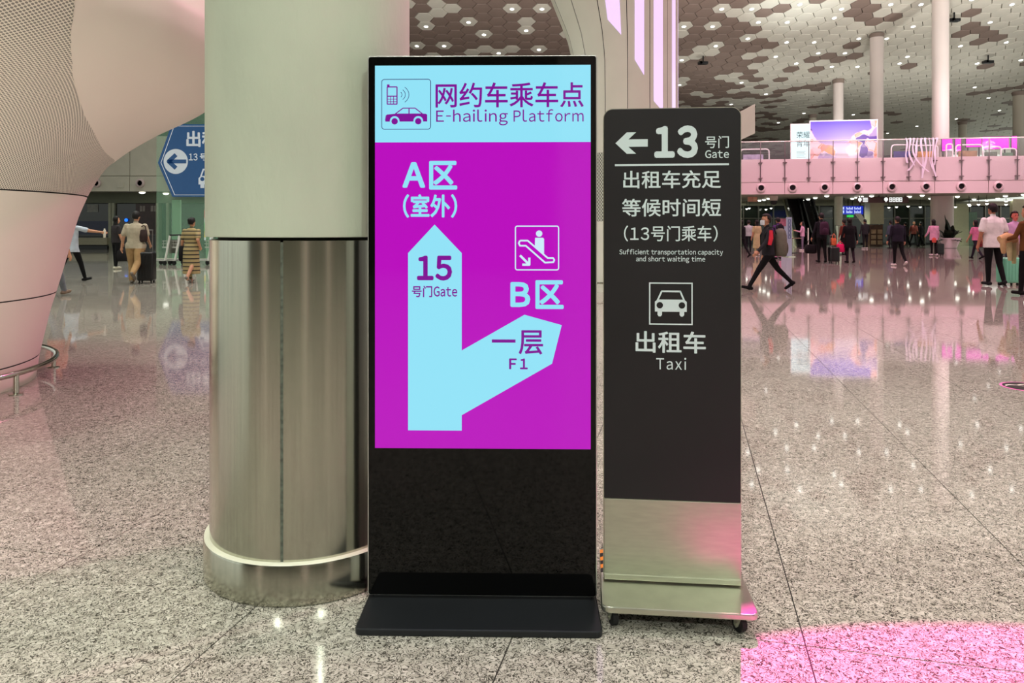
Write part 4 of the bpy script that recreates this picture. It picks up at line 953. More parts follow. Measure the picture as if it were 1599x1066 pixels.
# ---------------------------------------------------------------- shops on the left
def build_left():
    Y = 43.6; o = empty('wall_shopfront', (0, Y, 0), 0, 'dark shop fronts under the cream gallery', kind='structure')
    X = lambda p: at(p, 0, Y).x; Zp = lambda y: CAMH-(y-HZ)/F*Y
    xa, xb = X(20), X(600)
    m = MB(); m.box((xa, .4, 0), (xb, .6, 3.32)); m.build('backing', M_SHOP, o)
    m = MB(); m.box((xa, -.05, Zp(317)), (xb, .4, 3.32)); m.build('header_panel', mat('header_green', (104, 108, 88), .5, mottle=.04), o)
    for a in (60, 172, 177, 246, 262, 330): m = MB(); m.box((X(a)-.08, -.06, 0), (X(a)+.08, .4, Zp(317))); m.build('frame_post', MATS['header_beam'], o)
    for a, b in ((62, 170), (179, 213), (215, 245), (264, 328)):
        m = MB(); m.box((X(a)+.06, .1, Zp(368)), (X(b)-.06, .14, Zp(318))); m.build('shop_pane', mat('left_glass', (22, 24, 26), .12, mottle=.6, mscale=.8), o)
    m = MB(); m.box((X(62), -.3, Zp(382)), (X(171), .3, Zp(371))); m.build('counter', mat('counter_cream', (168, 162, 136), .4, mottle=.05), o)
    m = MB(); m.box((X(62), -.25, 0), (X(171), .3, Zp(383.5))); m.build('counter_kick', M_DARK, o)
    for a, b, y0, y1, M, nm in ((135, 152, 319, 331, mat('notice_white', (150, 150, 146), .6, mottle=.1), 'notice'), (211, 245, 318, 366, mat('maroon_shop', (56, 30, 30), .4, mottle=.2), 'shop_sign'), (100, 172, 345, 366, mat('navy_panel', (30, 40, 78), .4, mottle=.1), 'blue_panel')):
        m = MB(); m.box((X(a), .06, Zp(y1)), (X(b), .09, Zp(y0))); m.build(nm, M, o)
    q = MB()
    for i, a in enumerate((218, 222.5, 235, 239.5)): q.box((X(a), .03, Zp(330)), (X(a+3.6), .055, Zp(321)))
    q.build('shop_lettering', mat('dim_letters', (150, 140, 136), .5, mottle=.1), o)
    q = MB(); q.ellipsoid((X(197), .0, Zp(343.5)), (.10, .06, .10)); q.build('blue_lamp', glow('blue_spot', (30, 110, 255), 2), o)
    for px, py in ((150, 305.5), (174.5, 302), (222, 299.5), (202.5, 308), (228, 305), (259, 301)): soffit_light(px, py, 3.30, w=.17, label='round white downlight above the dark shop fronts', group='downlights above the shop fronts')
    # glowing red and green advert right by the column
    a, b = at(318, 375, 33), at(331, 328, 33)
    o = empty('advert_lightbox', ((a.x+b.x)/2, 33, 0), 0, 'slim red, white and green glowing advert half hidden by the column', 'lightbox'); w = b.x-a.x
    m = MB(); m.box((-w/2, 0, 0), (w/2, .2, b.z+.05)); m.build('housing', M_DARK, o)
    h = b.z-a.z
    for i, (c, z0, z1) in enumerate((((226, 60, 80), .74, 1), ((240, 236, 230), .6, .74), ((70, 180, 70), .3, .6), ((230, 200, 80), .1, .3), ((220, 220, 220), 0, .1))):
        m = MB(); m.box((-w/2+.03, -.012, a.z+h*z0), (w/2-.03, -.002, a.z+h*z1)); m.build('lit_band', glow('advert_%d' % i, c, .9), o)
    # glass screen that carries the blue sign
    Yg = 30.; a, b = at(244, 0, Yg).x, at(480, 0, Yg).x; o = empty('glass_screen', (a, Yg, 0), 0, 'tall green-tinted glass screen carrying the blue taxi sign', 'glass screen')
    MG = mat('green_glass', (150, 205, 170), .03, alpha=.22)
    for i in range(3):
        w = (b-a)/3; m = MB(); m.box((i*w+.01, 0, .02), ((i+1)*w-.01, .024, 6.2)); m.build('glass_pane', MG, o)
        m = MB(); m.box((i*w+.62 if i == 0 else i*w-.05, .03, 0), (i*w+.95 if i == 0 else i*w+.05, .16, CAMH+(HZ-312)/F*Yg)); m.build('frame_post', mat('mint_frame', (158, 196, 164), .4, mottle=.03), o)
    m = MB(); m.box((0, -.03, 0), (b-a, .06, .03)); m.build('floor_channel', M_STEELF, o)
    # blue hexagon sign
    Ys = 29.9; k = F/Ys
    def S(px, py): return ((px-330)/k, CAMH-(py-HZ)/k)
    p0 = at(330, 0, Ys); o = empty('taxi_direction_sign', (p0.x, Ys, 0), 0, 'blue hexagonal taxi sign with a white arrow disc', 'sign')
    out = [S(*p) for p in ((268, 194), (246.5, 254), (269, 307), (420, 307), (442, 254), (420, 194))]
    m = MB(); m.prism(out, 0, .1); m.build('blue_board', mat('sign_blue', (34, 78, 128), .25, emit=.25, mottle=.03), o)  # faint glow put into the board's blue and its white print
    mid = S(344, 251); sc = lambda P, f: [(mid[0]+(u-mid[0])*f, mid[1]+(w-mid[1])*f) for u, w in P]
    WHT = mat('glowing_sign_paint', (206, 214, 222), .5, emit=.25, mottle=.02)
    q = MB(); ring_flat(q, sc(out, .955), sc(out, .943), -.004); q.build('border_line', WHT, o, recalc=False)
    q = MB(); c = (274.5, 252); q.flat([S(c[0]+19*math.cos(t*.19635), c[1]+19.5*math.sin(t*.19635)) for t in range(32)], -.004); d = q.build('arrow_disc', WHT, o, recalc=False)
    q = MB(); stroke(q, [S(291, 252), S(265, 252)], 6/k, -.008); stroke(q, [S(275, 241.5), S(263.5, 252), S(275, 262.5)], 6.5/k, -.008); q.build('arrow_mark', mat('sign_blue', (0, 0, 0)), d, recalc=False)
    q = MB(); a_, b_ = S(291, 229.5), S(367, 204); lettering(q, '出租车', a_[0], b_[0], a_[1], b_[1], -.004, .03)
    a_, b_ = S(295, 250.5), S(308.5, 239.5); lettering(q, '13', a_[0], b_[0], a_[1], b_[1], -.004, .02)
    a_, b_ = S(312, 250.5), S(336, 239); lettering(q, '号门', a_[0], b_[0], a_[1], b_[1], -.004, .02); q.build('lettering', WHT, o, recalc=False)
    q = MB(); q.flat([S(*p) for p in ((310, 278), (314, 274.5), (347, 274.5), (351, 278), (351, 288), (310, 288))][::-1], -.004); stroke(q, [S(*p) for p in ((313.5, 276), (317.5, 264.5), (343.5, 264.5), (347.5, 276))], 2.4/k, -.004)
    for c in (316, 345): q.flat([S(*p) for p in ((c-3, 287), (c-3, 293.5), (c+3, 293.5), (c+3, 287))], -.004)
    cp = q.build('car_pictogram', WHT, o, recalc=False)
    for c in (316, 345): q = MB(); q.flat([S(c+3.3*math.cos(t*.5236), 279.5+3.3*math.sin(t*.5236)) for t in range(12)], -.008); q.build('headlamp_dot', MATS['sign_blue'], cp, recalc=False)
    # luggage carts
    root = None
    for i, (px, lb) in enumerate(((252, 'silver luggage cart nearest the man with the shoulder bag'), (267, 'second silver luggage cart of the row by the glass'), (281, 'silver luggage cart just before the striped dress'), (318, 'silver luggage cart between the striped dress and the column'))):
        p = on_floor(px, 413)
        if root is None:
            root = empty('luggage_cart', p, 1.35, lb, 'luggage cart', 'row of luggage carts')
            MS = mat('cart_silver', (206, 206, 200), .3, .7, mottle=.05)
            m = MB()
            for s in (-1, 1): m.tube([(s*.26, -.35, .16), (s*.2, .45, .16)], .022, 8)
            for y in (-.3, -.05, .2, .42): m.tube([(-.25, y, .16), (.25, y, .16)], .015, 6)
            m.build('load_deck', MS, root, smooth=60)
            for s in (-1, 1): m = MB(); m.tube([(s*.26, -.35, .16), (s*.24, -.52, 1.0)], .035, 8); m.build('upright', mat('cart_white', (232, 232, 226), .35, mottle=.03), root, smooth=60)
            m = MB(); m.tube([(-.27, -.55, 1.02), (.27, -.55, 1.02)], .028, 8); m.build('push_handle', M_RUB, root, smooth=60)
            m = MB()
            for z in (.62, .72, .82): m.tube([(-.24, -.46, z), (-.22, -.2, z), (.22, -.2, z), (.24, -.46, z)], .01, 6)
            for x in (-.15, 0, .15): m.tube([(x, -.2, .60), (x, -.2, .84)], .008, 6)
            m.box((-.22, -.46, .58), (.22, -.2, .595)); m.build('basket', MS, root)
            m = MB(); m.box((-.22, -.485, .40), (.22, -.465, .86)); m.build('advert_board', mat('cart_board', (120, 122, 112), .5, mottle=.2, mscale=3), root)
            for x, y in ((-.22, -.3), (.22, -.3), (0, .4)): m = MB(); m.lathe([(.05, -.02), (.075, -.015), (.075, .015), (.05, .02)], (x, y, .075), 16, axis='x'); m.box((x-.025, y-.02, .07), (x+.025, y+.02, .16)); m.build('wheel', M_RUB, root, smooth=40)
        else:
            c = copy_tree(root); c.location = p; c['label'] = lb
build_left()

# ================================================================== PEOPLE
def rx(v, a): return Vector((v.x, v.y*math.cos(a)-v.z*math.sin(a), v.y*math.sin(a)+v.z*math.cos(a)))
class Body:
    """closed overlapping shapes fused into one continuous skin; each face takes the material of the nearest shape"""
    def __init__(s): s.mb = MB(); s.seg = []
    def cap(s, a, b, ra, rb, reg, n=10):
        a, b = Vector(a), Vector(b); d = (b-a).normalized()
        P = [a-d*ra*.95, a-d*ra*.7, a-d*ra*.35, a, b, b+d*rb*.35, b+d*rb*.7, b+d*rb*.95]; R = [ra*.31, ra*.71, ra*.94, ra, rb, rb*.94, rb*.71, rb*.31]
        s.mb.tube(P, R, n); s.seg.append((a, b, ra, rb, 1., 1., reg)); return s
    def loft(s, secs, reg, n=16):
        """secs: (centre, rx, ry) from bottom to top"""
        vs = []
        for c, a, b in secs:
            for k in range(n):
                q = 2*math.pi*k/n; vs.append((c[0]+a*math.cos(q), c[1]+b*math.sin(q), c[2]))
        m = len(secs); s.mb.add(vs, [[i*n+k, i*n+(k+1) % n, (i+1)*n+(k+1) % n, (i+1)*n+k] for i in range(m-1) for k in range(n)]+[list(range(n))[::-1], [(m-1)*n+k for k in range(n)]])
        for (c, a, b), (c2, a2, b2) in zip(secs[:-1], secs[1:]): s.seg.append((Vector(c), Vector(c2), min(a, b), min(a2, b2), max(1, a/b), max(1, b/a), reg))
    def ell(s, c, r, reg):
        s.mb.ellipsoid(c, r, 14, 10); s.seg.append((Vector(c), Vector(c)+Vector((0, 0, .001)), min(r), min(r), r[0]/min(r), r[1]/min(r), reg))
    def fuse(s, name, vox, mats, hem=None):
        me = s.mb.mesh(name, mats[0], recalc=True); o = bpy.data.objects.new(name, me); COL.objects.link(o)
        r = o.modifiers.new('r', 'REMESH'); r.mode = 'VOXEL'; r.voxel_size = vox; r.use_smooth_shade = True
        t = o.modifiers.new('s', 'SMOOTH'); t.factor = .5; t.iterations = 3
        dg = bpy.context.evaluated_depsgraph_get(); new = bpy.data.meshes.new_from_object(o.evaluated_get(dg)); bpy.data.objects.remove(o); bpy.data.meshes.remove(me)
        new.name = name; new.materials.clear()
        for m in mats: new.materials.append(m)
        n = len(new.polygons); cen = np.empty(n*3, np.float32); new.polygons.foreach_get('center', cen); cen = cen.reshape(-1, 3)
        best = np.full(n, 1e9); reg = np.zeros(n, np.int32)
        for a, b, ra, rb, ex, ey, g in s.seg:
            a_, d = np.array(a), np.array(b-a); L2 = float(d@d)+1e-9; t = np.clip(((cen-a_)@d)/L2, 0, 1); e = cen-(a_+t[:, None]*d); e = e/np.array([ex, ey, 1.])
            dist = np.linalg.norm(e, axis=1)-(ra+(rb-ra)*t); k = dist < best; best[k] = dist[k]; reg[k] = g
        if hem is not None:
            reg[(reg == BOT) & (cen[:, 2] > hem)] = TOP; reg[(reg == TOP) & (cen[:, 2] < hem)] = BOT
        reg[reg == ARM] = TOP
        new.polygons.foreach_set('material_index', reg); new.shade_smooth(); return new
SKIN, TOP, BOT, SHOE, ARM = 0, 1, 2, 3, 4
def cloth(c): return mat('cloth_%d_%d_%d' % c, c, .85, spec=.2, mottle=.10, mscale=9, bump=.25, bscale=22)
def skin(c=(198, 146, 116)): return mat('skin_%d_%d_%d' % c, c, .55, spec=.3, mottle=.04, mscale=14)
def striped():
    m = bpy.data.materials.new('striped_knit'); m.use_nodes = True; nt = m.node_tree; p = nt.nodes['Principled BSDF']; p.inputs['Roughness'].default_value = .85
    tc = nt.nodes.new('ShaderNodeTexCoord'); sx = nt.nodes.new('ShaderNodeSeparateXYZ'); nt.links.new(tc.outputs['Object'], sx.inputs[0])
    a = nt.nodes.new('ShaderNodeMath'); a.operation = 'MULTIPLY'; a.inputs[1].default_value = 9.6; nt.links.new(sx.outputs['Z'], a.inputs[0])
    f = nt.nodes.new('ShaderNodeMath'); f.operation = 'FRACT'; nt.links.new(a.outputs[0], f.inputs[0])
    r = nt.nodes.new('ShaderNodeValToRGB'); r.color_ramp.interpolation = 'CONSTANT'; r.color_ramp.elements[0].color = (*lin((44, 38, 34)), 1); r.color_ramp.elements[1].position = .30; r.color_ramp.elements[1].color = (*lin((168, 150, 104)), 1)
    nt.links.new(f.outputs[0], r.inputs[0]); nt.links.new(r.outputs[0], p.inputs['Base Color']); return m
D = math.radians
def person(label, px, py, yaw, H=1.70, top=(60, 60, 64), bot=(30, 30, 32), shoe=(24, 24, 24), sk=(198, 146, 116), hair=(22, 19, 18), sleeve='short', legs=((0, 0), (0, 0)),
           arms=((5, 8, 10, 0), (5, 8, 10, 0)), style='short', wide=1., dress=None, hem=.86, vox=.012, topmat=None, group=None, girth=1., lean=0., coat=None, mask=False, face=False):
    """legs: (hip swing, knee bend) left/right; arms: (swing, out, elbow, inward) left/right; body faces local +Y"""
    B = Body(); g = girth
    drop = 0; J = []
    for i, s in enumerate((-1, 1)):
        a, b = D(legs[i][0]), D(legs[i][1]); hip = Vector((s*.088*g, 0, .90)); kn = hip+Vector((0, math.sin(a), -math.cos(a)))*.42; an = kn+Vector((0, math.sin(a-b), -math.cos(a-b)))*.41
        tp = a-b; fd = Vector((s*.12, math.cos(tp*.8), math.sin(tp*.8) if tp < 0 else math.sin(tp*.35))).normalized()
        toe = an+Vector((0, 0, -.035))+fd*.17; J.append((s, hip, kn, an, toe, fd)); drop = max(drop, -(min(an.z, toe.z+.02)-.075)) if i == 0 else max(drop, -(min(an.z, toe.z+.02)-.075))
    low = min(min(j[3].z-.075, j[4].z-.04) for j in J); dz = Vector((0, 0, -low))
    w = wide
    for s, hip, kn, an, toe, fd in J:
        hip, kn, an, toe = hip+dz, kn+dz, an+dz, toe+dz
        lr = SKIN if dress else BOT
        B.cap(hip, kn, .088*w*g, .062*w, lr); B.cap(kn, an+(kn-an)*(.06 if not dress else 0), .060*w if not dress else .055, (.043+.022*(w-1)*3) if not dress else .04, lr)
        heel = an+Vector((0, 0, -.035))-fd*.05; B.cap(heel, toe-fd*.02, .040, .034, SHOE); B.cap(an+Vector((0, 0, -.01)), an+Vector((0, 0, -.04)), .042, .044, SHOE if not dress else SKIN)
    lz = dz.z; ly = lambda z: lean*(z-.9)
    V = lambda x, y, z: Vector((x*g if abs(x) < .3 else x, y+ly(z), z+lz))
    # pelvis and torso
    B.loft([(V(0, 0, .80), .135*g, .105*g), (V(0, -.01, .90), .160*g, .118*g), (V(0, 0, .99), .148*g, .105*g)], BOT)
    B.loft([(V(0, 0, hem), .182*g, .132*g), (V(0, 0, hem+.06), .180*g, .130*g), (V(0, .0, 1.08), .170*g, .120*g), (V(0, -.005, 1.22), .180*g, .126*g), (V(0, -.005, 1.33), .186*g, .118*g), (V(0, -.005, 1.41), .150*g, .088*g), (V(0, -.005, 1.455), .085, .068)], TOP)
    if coat: B.loft([(V(0, 0, coat), .20*g, .15*g), (V(0, 0, coat+.2), .19*g, .14*g), (V(0, 0, 1.05), .175*g, .125*g)], TOP)
    if dress: B.loft([(V(0, 0, dress), .21*g, .17*g), (V(0, 0, dress+.03), .212*g, .172*g), (V(0, -.02, .88), .19*g, .15*g), (V(0, 0, 1.08), .155*g, .115*g)], TOP)
    # neck and head
    nk = V(0, .0, 1.44); hc = V(0, .03, 1.605)
    B.cap(nk, hc+Vector((0, -.01, -.08)), .055, .050, SKIN); B.ell(hc+Vector((0, -.008, .02)), (.078, .096, .098), SKIN); B.ell(hc+Vector((0, .026, -.055)), (.056, .066, .066), SKIN)
    B.cap(hc+Vector((0, .088, .005)), hc+Vector((0, .104, -.028)), .010, .015, SKIN, 6)
    for s in (-1, 1): B.ell(hc+Vector((s*.080, -.005, -.012)), (.012, .022, .032), SKIN)
    # arms
    hands = []
    for i, s in enumerate((-1, 1)):
        sw, out, el, inn = arms[i]; f, o_, e = D(sw), D(out), D(el)
        sh = V(s*.178, 0, 1.375); d1 = Vector((s*math.sin(o_), math.sin(f)*math.cos(o_), -math.cos(f)*math.cos(o_))); eb = sh+d1*.275
        o2 = D(out-inn); d2 = Vector((s*math.sin(o2), math.sin(f+e)*math.cos(o2), -math.cos(f+e)*math.cos(o2))); wr = eb+d2*.245
        B.cap(sh, eb, .056*g if sleeve != 'none' else .047, .044, ARM if sleeve == 'long' else SKIN)
        if sleeve == 'short': B.cap(sh, sh+d1*.19, .060*g, .066*g, ARM)
        if sleeve == 'long': B.cap(eb, wr-d2*.01, .046, .036, ARM)
        else: B.cap(eb, wr, .042, .029, SKIN)
        pc = wr+d2*.045; side = d2.cross(Vector((s, 0, 0))); side.normalize(); B.cap(wr, wr+d2*.075, .028, .032, SKIN)
        for q_ in range(4):
            off = side*(q_-1.5)*.017; L = (.062, .074, .068, .052)[q_]; m1 = wr+d2*.095+off; m2 = m1+(d2*.85-Vector((s*.5, 0, 0))).normalized()*L; B.cap(wr+d2*.07+off, m1, .0095, .0095, SKIN, 6); B.cap(m1, m2, .0095, .008, SKIN, 6)
        B.cap(wr+d2*.025+side*.022, wr+d2*.07+side*.048-Vector((s*.018, 0, 0)), .012, .010, SKIN, 6); hands.append(wr+d2*.085)
    me = B.fuse('person', vox, [skin(sk), topmat or cloth(top), cloth(bot), cloth(shoe)], None if (dress or coat) else hem+lz)
    p = on_floor(px, py); k = H/1.72
    o = link('person', me, None, p, (0, 0, yaw)); o.scale = (k, k, k); tag(o, label, 'person', group)
    # hair
    HM = mat('hair_%d' % hair[0], hair, .6, spec=.3, mottle=.2, mscale=40); m = MB(); c0 = hc+Vector((0, -.008, .02))
    bm = bmesh.new(); bmesh.ops.create_uvsphere(bm, u_segments=20, v_segments=14, radius=1)
    dele = [v for v in bm.verts if (v.co.y > .25 and v.co.z < .48) or v.co.z < -.72 or (v.co.y > -.05 and v.co.z < -.05) or (v.co.y > -.35 and v.co.z < -.40)]
    bmesh.ops.delete(bm, geom=dele, context='VERTS'); vid = {v: i for i, v in enumerate(bm.verts)}
    rr = (.090, .108, .114); n0 = [(c0.x+v.co.x*rr[0], c0.y+v.co.y*rr[1], c0.z+v.co.z*rr[2]) for v in bm.verts]; f0 = [[vid[v] for v in f.verts] for f in bm.faces]; bm.free()
    m.add(n0, f0)
    if style == 'long':
        q = MB(); n1 = []
        for j in range(8):
            t = j/7; z = c0.z+.02-t*.40; yb = c0.y-.075-.03*math.sin(t*3); wd = .088+.02*math.sin(t*2.6)
            for a in range(9): u = -1+a/4; n1.append((c0.x+wd*u, yb+.075*u*u*(1-.5*t), z))
            for a in range(8, -1, -1): u = -1+a/4; n1.append((c0.x+wd*u*.85, yb+.04+.05*u*u, z))
        m.add(n1, [[j*18+a, j*18+(a+1) % 18, j*18+18+(a+1) % 18, j*18+18+a] for j in range(7) for a in range(18)]+[[126+a for a in range(18)]])
    if style == 'tail':
        a = c0+Vector((0, -.10, .03)); m.tube([a, a+Vector((0, -.05, -.03)), a+Vector((0, -.05, -.15)), a+Vector((0, -.03, -.24))], [.03, .035, .028, .01], 8)
    if style == 'bun': m.ellipsoid(c0+Vector((0, -.11, .04)), (.045, .04, .045), 10, 8)
    h = m.build('hair', HM, o, smooth=70); md = h.modifiers.new('thick', 'SOLIDIFY'); md.thickness = .012; md.offset = 1
    if face:
        for s in (-1, 1):
            m = MB(); m.ellipsoid(hc+Vector((s*.032, .088, .012)), (.012, .006, .007), 8, 6); m.build('eye', M_RUB, o)
            m = MB(); m.box(hc+Vector((s*.032-.018, .086, .030)), hc+Vector((s*.032+.018, .096, .036))); m.build('eyebrow', HM, o)
        m = MB(); m.ellipsoid(hc+Vector((0, .090, -.062)), (.022, .008, .006), 8, 6); m.build('mouth', mat('lip', (150, 78, 70), .5, mottle=.05), o)
    if mask:
        m = MB(); n1 = []
        for j in range(5):
            for a in range(9): t = -1.25+2.5*a/8; n1.append((hc.x+.074*math.sin(t), hc.y+.020+.090*math.cos(t)*(1 if 0 < j < 4 else .93), hc.z-.10+.10*j/4))
        m.add(n1, [[j*9+a, j*9+a+1, j*9+a+10, j*9+a+9] for j in range(4) for a in range(8)]); q = m.build('face_mask', mat('mask_white', (214, 222, 226), .8, mottle=.03), o, recalc=False); md = q.modifiers.new('t', 'SOLIDIFY'); md.thickness = .006
    o['k'] = k
    W_ = lambda v: p+Matrix.Rotation(yaw, 3, 'Z') @ (Vector(v)*k)
    return o, W_, hands, lz

def backpack(W_, yaw, lz, k, col, label, z=1.20, h=.46, w=.30, d=.17, y=-.13, strap=True, y_sign=1):
    p = W_((0, y*y_sign, z-h/2+lz)); o = empty('backpack', p, yaw, label, 'backpack'); M = cloth(col); s = y_sign; o.scale = (k, k, k)
    m = MB(); m.loft = None
    q = MB(); n = 12; vs = []
    for zz, f in ((0, .80), (.03, .97), (h*.35, 1.), (h*.75, .95), (h*.92, .75), (h, .35)):
        for i in range(n): t = 2*math.pi*i/n; cx, cy = math.cos(t), math.sin(t); e = (abs(cx)**4+abs(cy)**4)**-.25; vs.append((w/2*f*cx*e, s*(-d/2)+d/2*f*cy*e, zz))
    q.add(vs, [[j*n+i, j*n+(i+1) % n, (j+1)*n+(i+1) % n, (j+1)*n+i] for j in range(5) for i in range(n)]+[list(range(n))[::-1], [5*n+i for i in range(n)]]); q.build('bag_body', M, o, smooth=60)
    q = MB(); q.ellipsoid((0, -s*(d+.0), h*.3), (w*.36, .045, h*.24), 12, 8); q.build('front_pocket', M, o, smooth=True)
    q = MB(); q.tube([(-.04, -s*.05, h-.01), (-.03, -s*.05, h+.05), (.03, -s*.05, h+.05), (.04, -s*.05, h-.01)], .010, 6); q.build('carry_loop', M_RUB, o)
    if strap:
        for sx in (-1, 1):
            q = MB(); q.tube([(sx*.09, s*.0, h*.8), (sx*.11, s*.05, h+.02), (sx*.115, s*.16, h+.015), (sx*.12, s*.26, h*.75), (sx*.13, s*.25, h*.4), (sx*.14, s*.05, .08)], .016, 6); q.build('shoulder_strap', M_RUB, o, smooth=60)
    return o
def suitcase(px, py, yaw, col, label, h=.62, w=.42, d=.26, handle=.42, metal=False, tilt=0):
    p = on_floor(px, py); o = empty('suitcase', p, yaw, label, 'suitcase'); o.rotation_euler = (tilt, 0, yaw)
    M = mat('shell_%d_%d_%d' % col, col, .35, spec=.5, mottle=.04); z0 = .06
    m = MB(); m.box((-w/2, -d/2, z0), (w/2, d/2, z0+h)); m.build('shell', M, o, bevel=.045, bseg=4, smooth=50)
    for i in range(5):
        x = -w*.36+w*.18*i
        for s in (-1, 1): m = MB(); m.box((x-.012, s*d/2-.006, z0+.06), (x+.012, s*d/2+.006, z0+h-.06)); m.build('rib', M, o, bevel=.004)
    m = MB()
    for s in (-1, 1): m.tube([(s*.10, d/2-.05, z0+h-.02), (s*.10, d/2-.05, z0+h+handle)], .010, 6)
    m.tube([(-.11, d/2-.05, z0+h+handle), (.11, d/2-.05, z0+h+handle)], .016, 6); m.build('pull_handle', mat('handle_grey', (150, 150, 150), .3, .8, mottle=.03), o, smooth=60)
    m = MB(); m.tube([(-.07, -d*.1, z0+h-.01), (-.06, -d*.1, z0+h+.025), (.06, -d*.1, z0+h+.025), (.07, -d*.1, z0+h-.01)], .010, 6); m.build('carry_grip', M_RUB, o)
    for sx in (-1, 1):
        for sy in (-1, 1): m = MB(); m.lathe([(.018, -.012), (.028, -.010), (.028, .010), (.018, .012)], (sx*(w/2-.05), sy*(d/2-.05), .028), 14, axis='x'); m.box((sx*(w/2-.05)-.016, sy*(d/2-.05)-.012, .03), (sx*(w/2-.05)+.016, sy*(d/2-.05)+.012, z0+.01)); m.build('wheel', M_RUB, o)
    return o
def handbag(pos, yaw, col, label, w=.30, h=.26, d=.12, drop=.25, k=1.):
    o = empty('handbag', pos, yaw, label, 'handbag'); M = cloth(col); o.scale = (k, k, k)
    q = MB(); n = 12; vs = []
    for zz, f in ((-h, .75), (-h+.03, .95), (-h*.5, 1), (-.02, .86), (0, .6)):
        for i in range(n): t = 2*math.pi*i/n; cx, cy = math.cos(t), math.sin(t); e = (abs(cx)**4+abs(cy)**4)**-.25; vs.append((w/2*f*cx*e, d/2*f*cy*e, zz-drop))
    q.add(vs, [[j*n+i, j*n+(i+1) % n, (j+1)*n+(i+1) % n, (j+1)*n+i] for j in range(4) for i in range(n)]+[list(range(n))[::-1], [4*n+i for i in range(n)]]); q.build('bag_body', M, o, smooth=60)
    q = MB(); q.tube([(-w*.32, 0, -drop-.02), (-w*.22, 0, -drop*.3), (0, 0, .0), (w*.22, 0, -drop*.3), (w*.32, 0, -drop-.02)], .012, 6); q.build('bag_handle', M, o, smooth=60)
    return o

